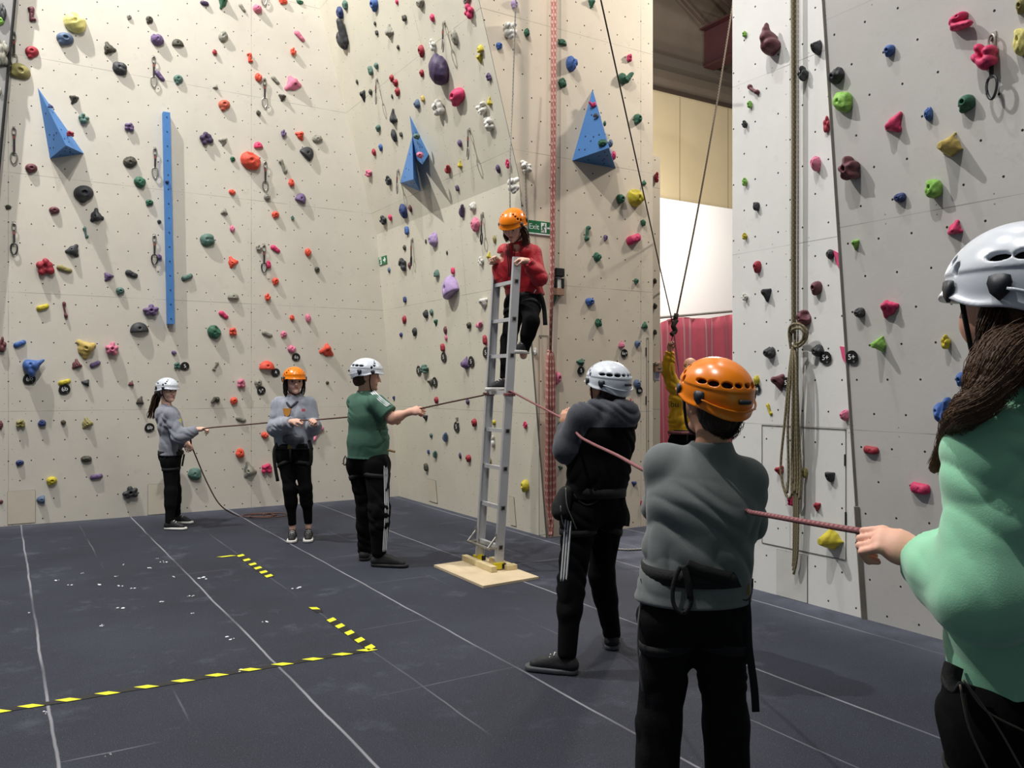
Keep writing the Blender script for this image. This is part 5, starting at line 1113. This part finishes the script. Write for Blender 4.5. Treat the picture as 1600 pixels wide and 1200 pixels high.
def hair_cap(h, m, root, vox, low=-.35, face=.16, name='hair', back=1.0, sides=.0):
    F = Field(*bounds([h.c], h.H*.85), vox); H = h.H
    F.ell(h(0, -.08, .13), h.M, np.array([.375, .45*back, .39])*H, 0); F.ell(h(0, -.20, -.12), h.M, np.array([.31, .30, .30])*H, .06*H)
    F.half(h(0, face, 0), h.f+h.u*-.35, 's', .01); F.half(h(0, 0, low), -h.u+h.f*.25, 's', .02)
    for s in (-1, 1): F.ell(h(s*.36, .02, -.06), h.M, np.array([.10, .12, .17])*H, .01, 's')
    F.ripple(lambda P: .0025*np.sin(P @ h.r*260)*np.sin(P @ h.f*90+P @ h.u*60), .004); v, f = F.mesh(); return put(name, v, f, m, root)
# ---- 1 girl with the ponytail, far left
D = 8.45
P1 = dict(J=dict(head=(262, 611, D), neck=(260, 640, D), chest=(266, 664, D), waist=(267, 693, D), pel=(266, 712, D), shR=(266, 648, D-.15), shL=(264, 647, D+.15), elR=(280, 683, D-.20), elL=(285, 684, D+.10), wrR=(309, 671, D-.12), wrL=(293, 693, D+.0),
    hipR=(266, 722, D-.075), hipL=(268, 722, D+.075), knR=(267, 768, D-.12), knL=(273, 764, D+.12), anR=(265, 818, D-.17), anL=(276, 806, D+.20), toeR=(292, 825, D-.19), toeL=(298, 812, D+.18)),
    face=(.88, -.42, -.05), H=.215, vox=.0075, sc=.92, chest=(.088, .135), waist=(.075, .115), hips=(.092, .140), leg=(.080, .055, .040), handR=((1, -.05, .1), (0, .2, -1), 1.0, 1), handL=((.5, -.6, -.4), (-.3, .4, -1), 1.1, -1),
    skin=sk1, hair_m=hair_dk, label='person in grey hoodie and white helmet with ponytail, holding rope at far left', top=dict(name='hoodie', mats=[grey_h]), hood=.8, loose=.02, hem=.05, bottom=dict(name='leggings', fold=.003), belt=.25, seed=1,
    shoe=dict(L=.26, m=shoe_k, sole=sole_w, hi=.02), helmet=hel_w)
r, h, J, top = build_person(P1); hair_cap(h, hair_dk, r, .007, low=-.25)
strands([h(0, -.40, .0), h(0, -.62, -.15), h(.0, -.78, -.6), h(.0, -.95, -1.1), h(.0, -1.0, -1.45)], 60, [.02, .035, .042, .045, .03], .005, 'ponytail', hair_br, r, 2)
ribbon([W(258, 716, D-.12), W(259, 735, D-.13), W(258, 752, D-.12), W(261, 735, D-.12)], .02, .004, 'strap', strap_m, P1['hr'])
mb = MB(); c = W(281, 659, D-.135); mb.box(c, (V(.5, -.86), (0, 0, 1), V(.86, .5)), (.022, .026, .012)); mb.build('chest_badge', mat('badge_yellow', (206, 200, 60), .7), top)
# ---- 2 girl facing us in the orange helmet
D = 7.72
P2 = dict(J=dict(head=(460, 597, D-.02), neck=(459, 623, D), chest=(459, 652, D), waist=(459, 684, D), pel=(459, 703, D), shR=(436, 632, D), shL=(482, 632, D+.02), elR=(430, 669, D-.05), elL=(490, 668, D-.02), wrR=(456, 659, D-.25), wrL=(491, 661, D-.27),
    hipR=(446, 712, D), hipL=(472, 712, D), knR=(453, 764, D-.04), knL=(477, 763, D-.04), anR=(457, 820, D+.0), anL=(482, 818, D+.03), toeR=(455, 838, D-.18), toeL=(481, 836, D-.15)),
    face=(.42, -.9, .03), H=.225, vox=.0065, sc=.95, chest=(.088, .14), waist=(.078, .12), hips=(.09, .150), leg=(.083, .055, .036), handR=((.95, -.15, .1), (.2, .4, -.9), 1.1, -1), handL=((.1, -.6, .25), (-.6, -.2, -.9), 1.2, 1),
    skin=sk1, hair_m=hair_dk, label='person in orange helmet and grey sweatshirt facing forward, both hands on rope', top=dict(name='sweatshirt', mats=[grey_l]), loose=.022, hem=.12, bottom=dict(name='leggings', fold=.0025), belt=.35, seed=2,
    shoe=dict(L=.25, m=shoe_k, sole=sole_w, hi=.0), helmet=hel_o)
r, h, J, top = build_person(P2); hair_cap(h, hair_dk, r, .006, low=-.42, face=.12)
for s in (-1, 1): strands([h(s*.34, .10, .10), h(s*.37, .05, -.15), h(s*.34, -.05, -.45), h(s*.28, -.08, -.68)], 22, [.012, .02, .022, .012], .0045, 'hair_lock', hair_dk, r, 3+s)
# collar of the sweatshirt, chest badge, printed mark, chalk-dusted pouch
mb = MB(); mb.tube(smooth_path([J['neck']+V(-.075, .02)+np.array([0, 0, -.005]), J['neck']+V(-.05, -.07)+np.array([0, 0, -.03]), J['neck']+V(0, -.105)+np.array([0, 0, -.08])], 5), .012, 6).tube(smooth_path([J['neck']+V(.075, .02)+np.array([0, 0, -.005]), J['neck']+V(.05, -.07)+np.array([0, 0, -.03]), J['neck']+V(0, -.105)+np.array([0, 0, -.08])], 5), .012, 6); mb.build('collar', mat('collar_dark', (52, 56, 66), .9), top, smooth=True)
bc = W(448, 644, D-.137); q = [bc+V(x)+np.array([0, 0, z]) if 0 else bc+V(x, 0)+np.array([0, 0, z]) for x, z in ((-.035, .035), (.035, .035), (.03, -.015), (0, -.045), (-.03, -.015))]
put('chest_badge', q+[a+V(0, .02) for a in q], [(0, 1, 2, 3, 4), (9, 8, 7, 6, 5)]+[(i, i+5, (i+1) % 5+5, (i+1) % 5) for i in range(5)], mat('badge_gold', (202, 140, 60), .6), top, smooth=False)
MB().box(W(474, 641, D-.135), (V(1, 0), (0, 0, 1), V(0, 1)), (.014, .012, .006)).build('printed_mark', mat('mark_red', (190, 80, 90), .7), top)
F = Field(*bounds([W(457, 689, D-.13)], .16), .006); F.cap(W(448, 686, D-.105), W(468, 686, D-.105), .042, .042, 0); F.cap(W(458, 686, D-.11), W(459, 699, D-.11), .046, .022, .04); v, f = F.mesh(); put('pouch', v, f, mat('pouch_grey', (92, 94, 100), .35, var=.5, vscale=16), P2['hr'])
for x, e in ((437, -1), (483, 1)):
    ribbon([W(x, 688, D-.07), W(x-8*(e < 0)+3*(e > 0), 702, D-.09), W(x-8 if e < 0 else x+3, 722, D-.09), W(x-3 if e < 0 else x-2, 752 if e < 0 else 728, D-.08)], .03, .006, 'strap', strap_m, P2['hr'])
# ---- 3 boy in the green shirt
D = 6.72
green_t = mat('green_jersey', (62, 100, 84), .85, bump=.15, bscale=90, var=.06, vscale=12)
def trim_slots(c, J, S): return np.zeros(len(c))
P3 = dict(J=dict(head=(574, 588, D), neck=(571, 614, D+.02), chest=(574, 650, D+.01), waist=(575, 690, D+.02), pel=(575, 712, D+.02), shR=(588, 631, D-.13), shL=(556, 629, D+.16), elR=(613, 654, D-.17), elL=(585, 668, D+.30), wrR=(642, 643, D-.2), wrL=(607, 655, D+.30),
    hipR=(588, 726, D-.05), hipL=(563, 726, D+.08), knR=(593, 795, D-.10), knL=(573, 797, D+.10), anR=(592, 862, D-.10), anL=(570, 858, D+.14), toeR=(622, 874, D-.13), toeL=(578, 866, D+.38)),
    face=(.93, .12, -.05), H=.232, vox=.006, sc=1.05, fat=1.15, ar=.05, chest=(.12, .155), waist=(.13, .155), hips=(.122, .155), leg=(.105, .078, .058), handR=((1, -.05, .12), (-.1, .75, -.6), 1.35, 1), handL=((1, -.2, .1), (0, -.5, -.8), 1.3, -1),
    skin=sk2, hair_m=hair_dk, label='person in green football shirt and white helmet, bare arm stretched to the rope', top=dict(name='t_shirt', mats=[green_t]), sleeve='short', loose=.012, hem=-.15, bottom=dict(name='track_pants', fold=.006, calf=1.0, cuff=.05, stripes=[('R', .75, -.65)]), belt=.30, seed=3,
    shoe=dict(L=.29, m=shoe_k, sole=shoe_k, laces=False, hi=.02), helmet=hel_w)
r, h, J, top = build_person(P3); hair_cap(h, hair_br, r, .006, low=-.30, face=.05)
for s in (1,):
    a, b = J['shR'], J['shR']+(J['elR']-J['shR'])*.62; d = nrm(b-a); sd = nrm(np.cross(d, V(0, -1)))
    for k in (-1, 0, 1):
        nn = nrm(V(0, -.55)+np.array([0, 0, 1.])); nn = nrm(nn-d*np.dot(nn, d)); tt = nrm(np.cross(d, nn))*.017*k
        pts = [J['neck']+(a-J['neck'])*.45+nn*.072+tt, a+nn*.071+tt-d*.01, a+d*.06+nn*.0735+tt, b+nn*.083+tt-d*.004]
        ribbon(pts, .009, .010, 'sleeve_stripe', stripe_m, top, side=V(0, 1), k=6)
    band(b-d*.01, d, .069, V(0, 1), .069, .02, .005, 'cuff', stripe_m, top)
band(J['neck']+np.array([0, 0, .0]), (0, 0, 1), .062, V(1, 0), .064, .016, .006, 'collar', stripe_m, top)
MB().tube([W(606, 703, D-.12), W(617, 706, D-.14)], .009, 6).build('belt_end', gold, P3['hr']); MB().tube(smooth_path([W(540, 712, D+.05), W(537, 719, D+.05), W(538, 727, D+.05), W(542, 722, D+.05), W(541, 714, D+.05)], 4), .005, 6).build('carabiner', dark_steel, P3['hr'], smooth=True)
ribbon([W(602, 712, D-.13), W(608, 735, D-.13), W(606, 760, D-.14), W(600, 768, D-.15)], .018, .004, 'strap', strap_m, P3['hr'])
# ---- 4 climber in red on the ladder
D = 6.74
red_j = mat('red_jacket', (176, 16, 34), .6, bump=.3, bscale=60, var=.07, vscale=15, sheen=.1)
P4 = dict(J=dict(head=(802, 354, D-.16), neck=(810, 382, D-.07), chest=(813, 412, D), waist=(816, 446, D+.05), pel=(820, 464, D+.08), shR=(789, 393, D+.02), shL=(834, 395, D-.08), elR=(784, 432, D+.03), elL=(843, 434, D-.14), wrR=(776, 412, D+.02), wrL=(823, 408, D-.23),
    hipR=(806, 476, D+.10), hipL=(828, 474, D+.02), knR=(795, 532, D+.04), knL=(830, 502, D-.16), anR=(789, 592, D-.02), anL=(818, 549, D-.10), toeR=(772, 604, D-.08), toeL=(808, 561, D-.22)),
    face=(-.38, -.72, -.52), hup=(-.1, -.35, 1), H=.222, vox=.0055, sc=.97, chest=(.090, .135), waist=(.08, .12), hips=(.105, .145), leg=(.088, .060, .042), handR=((-.25, -.45, .35), (.3, -.5, -.75), 1.35, -1), handL=((-.75, -.15, .1), (.2, .1, -1), 1.3, 1),
    skin=sk1, hair_m=hair_br, z0=.9, label='person in red jacket and orange helmet standing on the ladder, looking down', top=dict(name='jacket', mats=[red_j]), loose=.012, fold=.007, foldf=110, hem=.1, bottom=dict(name='leggings', fold=.002), belt=.15, seed=4,
    shoe=dict(L=.25, m=shoe_k, sole=sole_w, hi=.0), footR=1.395, footL=1.688, helmet=hel_o, hood=.7)
r, h, J, top = build_person(P4); hair_cap(h, hair_br, r, .005, low=-.38, face=.08)
strands([h(-.36, .02, -.05), h(-.42, .0, -.3), h(-.40, .08, -.62), h(-.30, .2, -.95)], 40, [.02, .03, .032, .015], .004, 'hair_lock', hair_br, r, 5)
strands([h(.33, .08, -.05), h(.34, .05, -.3), h(.30, .1, -.6)], 20, [.012, .02, .012], .004, 'hair_lock', hair_br, r, 6)
ribbon([W(838, 452, D-.0), W(845, 462, D-.05), W(850, 482, D-.06), W(852, 508, D-.06)], .036, .008, 'strap', strap_m, P4['hr']); MB().box(W(836, 455, D-.10), (V(.5, 0, .86), V(-.86, 0, .5), V(0, 1)), (.016, .004, .003)).build('strap_label', stripe_m, P4['hr'])
mb = MB()
for x in (795, 798): mb.tube(smooth_path([W(x-3, 382, D-.17), W(x-2, 400, D-.17), W(x, 418, D-.15), W(x-1, 432, D-.13)], 4), .004, 5)
mb.build('drawstring', strap_m, top, smooth=True)
MB().tube([J['neck']+V(-.03, -.10, -.05), J['chest']+V(-.05, -.11, 0), J['waist']+V(-.04, -.105, 0)], .005, 5).build('zip', mat('zip_dark', (70, 14, 22), .5), top)
# ---- 5 boy in the two-tone hoodie
D = 4.33
dk_marl = mat('dark_marl', (62, 65, 73), .9, bump=.2, bscale=240, var=.14, vscale=40, sheen=.15)
def two_tone(c, J, S):
    low = c[:, 2] < J['chest'][2]+.062
    for s in 'LR':
        for a, b in ((J['sh'+s], J['el'+s]), (J['el'+s], J['wr'+s])):
            t = np.clip(((c-a) @ (b-a))/((b-a) @ (b-a)), 0, 1); d = np.linalg.norm(c-a-t[:, None]*(b-a), axis=1); low &= ~(d < .083)
    return low
P5 = dict(J=dict(head=(948, 607, D), neck=(947, 636, D-.01), chest=(944, 684, D), waist=(936, 738, D), pel=(929, 778, D), shR=(975, 655, D+.12), shL=(909, 652, D-.10), elR=(955, 700, D+.30), elL=(887, 702, D-.06), wrR=(915, 672, D+.30), wrL=(886, 668, D+.06),
    hipR=(946, 806, D+.06), hipL=(906, 806, D-.06), knR=(940, 898, D+.06), knL=(893, 908, D-.10), anR=(956, 990, D+.24), anL=(886, 1020, D-.16), toeR=(957, 1005, D+.5), toeL=(845, 1040, D-.12)),
    face=(-.62, .74, .12), H=.228, vox=.005, sc=.97, ar=.048, chest=(.100, .145), waist=(.10, .13), hips=(.112, .148), leg=(.094, .062, .048), handR=((-.8, .1, .2), (0, -.4, -.9), 1.3, -1), handL=((-.1, .1, 1), (.5, .7, 0), 1.2, -1),
    skin=sk3, hair_m=hair_dk, eyes=0, label='person in dark two-tone hoodie and white helmet, seen from behind', top=dict(name='hoodie', mats=[dk_marl, blackcloth], slot=two_tone), hood=1.2, hoodpt=[((960, 634, D-.02), (982, 648, D-.08), .035, .045), ((930, 634, D-.08), (958, 640, D-.13), .03, .035), ((968, 640, D-.12), (990, 640, D-.06), .035, .022)], loose=.022, fold=.007, hem=.05, bottom=dict(name='track_pants', fold=.006, cuff=.03, stripes=[('L', -.62, -.78, 1)]), belt=.3, seed=5,
    shoe=dict(L=.285, m=shoe_k, sole=mat('sole_grey', (70, 72, 76), .7), hi=.03), helmet=hel_w)
r, h, J, top = build_person(P5); hair_cap(h, hair_dk, r, .0045, low=-.40, face=.06)
mb = ribbon([W(971, 760, D+.02), W(973, 785, D-.03), W(979, 805, D-.04), W(978, 822, D-.04)], .034, .007, 'strap', strap_m, P5['hr'])
F = Field(*bounds([W(880, 782, D-.16)], .16), .005); F.cap(W(884, 770, D-.12), W(876, 800, D-.14), .035, .045, 0); F.cap(W(880, 776, D-.12), W(872, 790, D-.13), .03, .03, .02); v, f = F.mesh(); put('pouch', v, f, strap_m, P5['hr'])
MB().tube(smooth_path([W(884, 762, D-.17), W(886, 790, D-.18), W(896, 815, D-.17), W(905, 838, D-.14)], 5), .003, 5).build('cord', mat('cord_grey', (120, 118, 112), .7), P5['hr'], smooth=True)
MB().tube(smooth_path([W(876, 790, D-.18), W(878, 812, D-.18), W(886, 834, D-.16)], 5), .003, 5).build('cord', MATS['cord_grey'], P5['hr'], smooth=True)
# ---- 6 boy in the grey sweatshirt, orange helmet
D = 2.55
olive_s = mat('grey_sweatshirt', (102, 108, 108), .92, bump=.12, bscale=380, var=.05, vscale=30, sheen=.15)  # base darkened to carry the shade on his back
P6 = dict(J=dict(head=(1113, 629, D), neck=(1112, 706, D-.005), chest=(1098, 790, D), waist=(1088, 872, D), pel=(1084, 925, D), shR=(1164, 750, D-.01), shL=(1040, 727, D+.04), elR=(1162, 815, D+.05), elL=(1036, 790, D+.17), wrR=(1125, 790, D+.24), wrL=(1060, 762, D+.30),
    hipR=(1120, 965, D), hipL=(1046, 965, D), knR=(1134, 1130, D+.01), knL=(1030, 1125, D+.03), anR=(1140, 1300, D+.0), anL=(1022, 1300, D+.02), toeR=(1150, 1330, D+.2), toeL=(1010, 1330, D+.2)),
    face=(-.42, .88, .22), hup=(.06, -.1, 1), H=.222, vox=.004, sc=.93, ar=.050, chest=(.095, .132), waist=(.092, .122), hips=(.100, .136), leg=(.086, .062, .055), handR=((-.8, .5, .1), (0, -.4, -.9), 1.3, -1), handL=((.6, .6, .1), (0, -.5, -.9), 1.3, 1),
    skin=sk3, hair_m=hair_dk, eyes=0, label='person in plain grey sweatshirt and orange helmet, seen closely from behind', top=dict(name='sweatshirt', mats=[olive_s]), loose=.015, fold=.0055, foldf=85, hem=-.22, bottom=dict(name='track_pants', fold=.006, m=mat('charcoal_fabric', (19, 19, 22), .9, bump=.15, bscale=90, spec=.15)), belt=.62, bo=.016, seed=6,
    shoe=dict(L=.26, m=shoe_k, sole=shoe_k), helmet=hel_o)
r, h, J, top = build_person(P6); hair_cap(h, hair_dk, r, .0035, low=-.38, face=.02, back=1.0)
strands([h(0, -.36, -.15), h(0, -.36, -.30), h(0, -.30, -.43)], 320, [.045, .042, .03], .0009, 'hair_nape', hair_dk, r, 9, flat=.35)

hr = P6['hr']
ribbon([W(1063, 885, D-.128), W(1052, 915, D-.135), W(1053, 945, D-.14), W(1068, 958, D-.145), W(1080, 940, D-.14), W(1076, 905, D-.135), W(1068, 884, D-.128)], .012, .004, 'strap', strap_m, hr, side=V(1, 0))
ribbon([W(1072, 882, D-.130), W(1092, 890, D-.134), W(1120, 898, D-.136), W(1142, 903, D-.13)], .034, .006, 'strap_end', strap_m, hr, side=np.array([0, 0, 1.]))
ribbon([W(1068, 884, D-.13), W(1074, 905, D-.138), W(1078, 935, D-.14)], .018, .005, 'strap_end', strap_m, hr)
ribbon([W(1164, 915, D-.06), W(1168, 960, D-.06), W(1170, 1010, D-.055), W(1178, 1070, D-.05), W(1181, 1112, D-.05)], .022, .006, 'strap', strap_m, hr); MB().box(W(1165, 920, D-.075), (V(1, 0), (0, 0, 1), V(0, 1)), (.010, .016, .006)).build('buckle', gold, hr)
ribbon([W(1003, 930, D-.02), W(996, 1000, D-.03), W(1004, 1080, D-.02)], .006, .004, 'side_piping', mat('piping', (120, 122, 124), .7), hr, side=V(1, 0))
band(J['neck']+np.array([0, 0, -.0]), V(0, .15, 1), .060, V(1, 0), .058, .02, .006, 'collar', olive_s, top)
# ---- 7 girl in the mint hoodie at the right edge
D = 1.42
mint = mat('mint_fleece', (140, 204, 166), .92, bump=.10, bscale=420, var=.04, vscale=20, sheen=.3)
P7 = dict(J=dict(head=(1592, 484, D), neck=(1612, 612, D+.0), chest=(1640, 800, D+.02), waist=(1635, 960, D+.02), pel=(1632, 1075, D+.02), shR=(1745, 720, D+.10), shL=(1555, 705, D-.06), elR=(1750, 900, D+.30), elL=(1536, 930, D-.10), wrR=(1640, 850, D+.35), wrL=(1438, 868, D+.06),
    hipR=(1690, 1130, D+.06), hipL=(1575, 1130, D-.02), knR=(1690, 1450, D+.06), knL=(1572, 1450, D-.02), anR=(1690, 1700, D+.06), anL=(1572, 1700, D-.02), toeR=(1670, 1740, D+.3), toeL=(1540, 1740, D+.2)),
    face=(-.28, .96, .02), H=.232, vox=.004, sc=.97, ar=.052, chest=(.105, .150), waist=(.105, .14), hips=(.110, .150), leg=(.095, .068, .05), handR=((-.8, .2, .1), (0, -.4, -.9), 1.3, -1), handL=((-.85, .35, .35), (.1, .55, -.8), 1.25, -1),
    skin=sk2, hair_m=hair_br, eyes=0, label='person in mint green hoodie and white helmet at the right edge', top=dict(name='hoodie', mats=[mint]), hood=1.25, loose=.020, fold=.0055, foldf=95, hem=.0, bottom=dict(name='trousers', fold=.005), belt=.95, seed=7,
    shoe=dict(L=.26, m=shoe_k, sole=shoe_k), helmet=hel_w)
r, h, J, top = build_person(P7); hair_cap(h, hair_br, r, .0035, low=-.50, face=.02)
strands([h(.05, -.34, -.2), W(1572, 560, D-.10), W(1535, 622, D-.12), W(1508, 645, D-.10), W(1492, 668, D-.03), W(1480, 702, D+.06), W(1456, 737, D+.10)], 900, [.05, .045, .028, .024, .022, .020, .013], .0007, 'braid', hair_lt, r, 12, wav=.0012, k=6)
strands([h(-.30, -.10, .05), h(-.34, -.12, -.25), h(-.28, -.16, -.50), h(-.15, -.25, -.72)], 160, [.02, .03, .032, .03], .0013, 'hair_lock', hair_br, r, 13, wav=.001)
strands([h(.0, -.38, .0), h(.0, -.42, -.3), h(.0, -.38, -.6), h(-.05, -.34, -.80)], 520, [.06, .07, .06, .04], .0009, 'hair_back', hair_lt, r, 14, wav=.001)
bg = [h(.05, -.32, -.2), W(1572, 560, D-.10), W(1535, 622, D-.12), W(1508, 645, D-.10), W(1492, 668, D-.03), W(1480, 702, D+.06), W(1459, 733, D+.10)]; F = Field(*bounds(bg, .08), .004); F.chain(list(smooth_path(bg, 4)), list(np.interp(np.linspace(0, 1, 25), np.linspace(0, 1, 7), [.04, .037, .024, .020, .018, .015, .008])), .01); v, f = F.mesh(); put('braid_core', v, f, hair_lt, r)
ribbon([W(1490, 1040, D-.03), W(1486, 1065, D-.05), W(1500, 1080, D-.07), W(1512, 1070, D-.08)], .03, .006, 'strap', strap_m, P7['hr'])
for a in ([(1505, 1062), (1540, 1110), (1600, 1142)], [(1505, 1062), (1555, 1130), (1598, 1205)], [(1500, 1070), (1515, 1140), (1545, 1205)]):
    MB().tube(smooth_path([W(x, y, D-.135) for x, y in a], 5), .0018, 5).build('cord', mat('cord_dim', (92, 84, 72), .7), P7['hr'], smooth=True)
# ---- 8 man in the yellow sweatshirt beyond the gap
D = 10.0
yel_s = mat('yellow_sweatshirt', (206, 160, 20), .85, bump=.2, bscale=60, sheen=.1)
P8 = dict(J=dict(head=(1078, 574, D-.05), neck=(1078, 596, D), chest=(1072, 625, D), waist=(1070, 655, D), pel=(1070, 678, D), shL=(1098, 607, D+.05), shR=(1052, 604, D-.05), elR=(1043, 578, D-.10), elL=(1104, 645, D-.05), wrR=(1047, 548, D-.16), wrL=(1090, 660, D-.25),
    hipL=(1082, 690, D), hipR=(1058, 690, D), knL=(1084, 738, D), knR=(1056, 738, D), anL=(1084, 778, D), anR=(1055, 778, D), toeL=(1080, 786, D-.25), toeR=(1050, 786, D-.25)),
    face=(-.5, -.8, .1), H=.235, vox=.008, sc=1.08, ar=.052, chest=(.112, .165), waist=(.105, .15), hips=(.11, .155), leg=(.095, .065, .05), handR=((.05, 0, 1), (.3, -1, 0), 1.4, 1), handL=((-.8, -.3, 0), (0, .4, -.9), 1.3, 1),
    skin=sk3, hair_m=hair_br, label='person in yellow sweatshirt reaching up to a belay rope', top=dict(name='sweatshirt', mats=[yel_s]), loose=.022, fold=.008, hem=.0, bottom=dict(name='trousers', fold=.005), belt=.15, seed=8, shoe=dict(L=.29, m=shoe_k, sole=shoe_k), helmet=None)
r, h, J, top = build_person(P8)
MB().tube([J['elR'], J['elR']+(J['wrR']-J['elR'])*.02], .001, 4)
word = text('chest_word', 'bu', .10, strap_m, Plane(W(1054, 632, D-.16), V(-.15, -1), V(1, -.15)), W(1054, 632, D-.165), top, off=.0)
MB().tube(ell_ring(J['pel']+np.array([0, 0, .02]), (0, 0, 1), .19, V(1, 0), .15, 24), .02, 8, closed=True).build('gear_rope', r_red, P8['hr'], smooth=True)
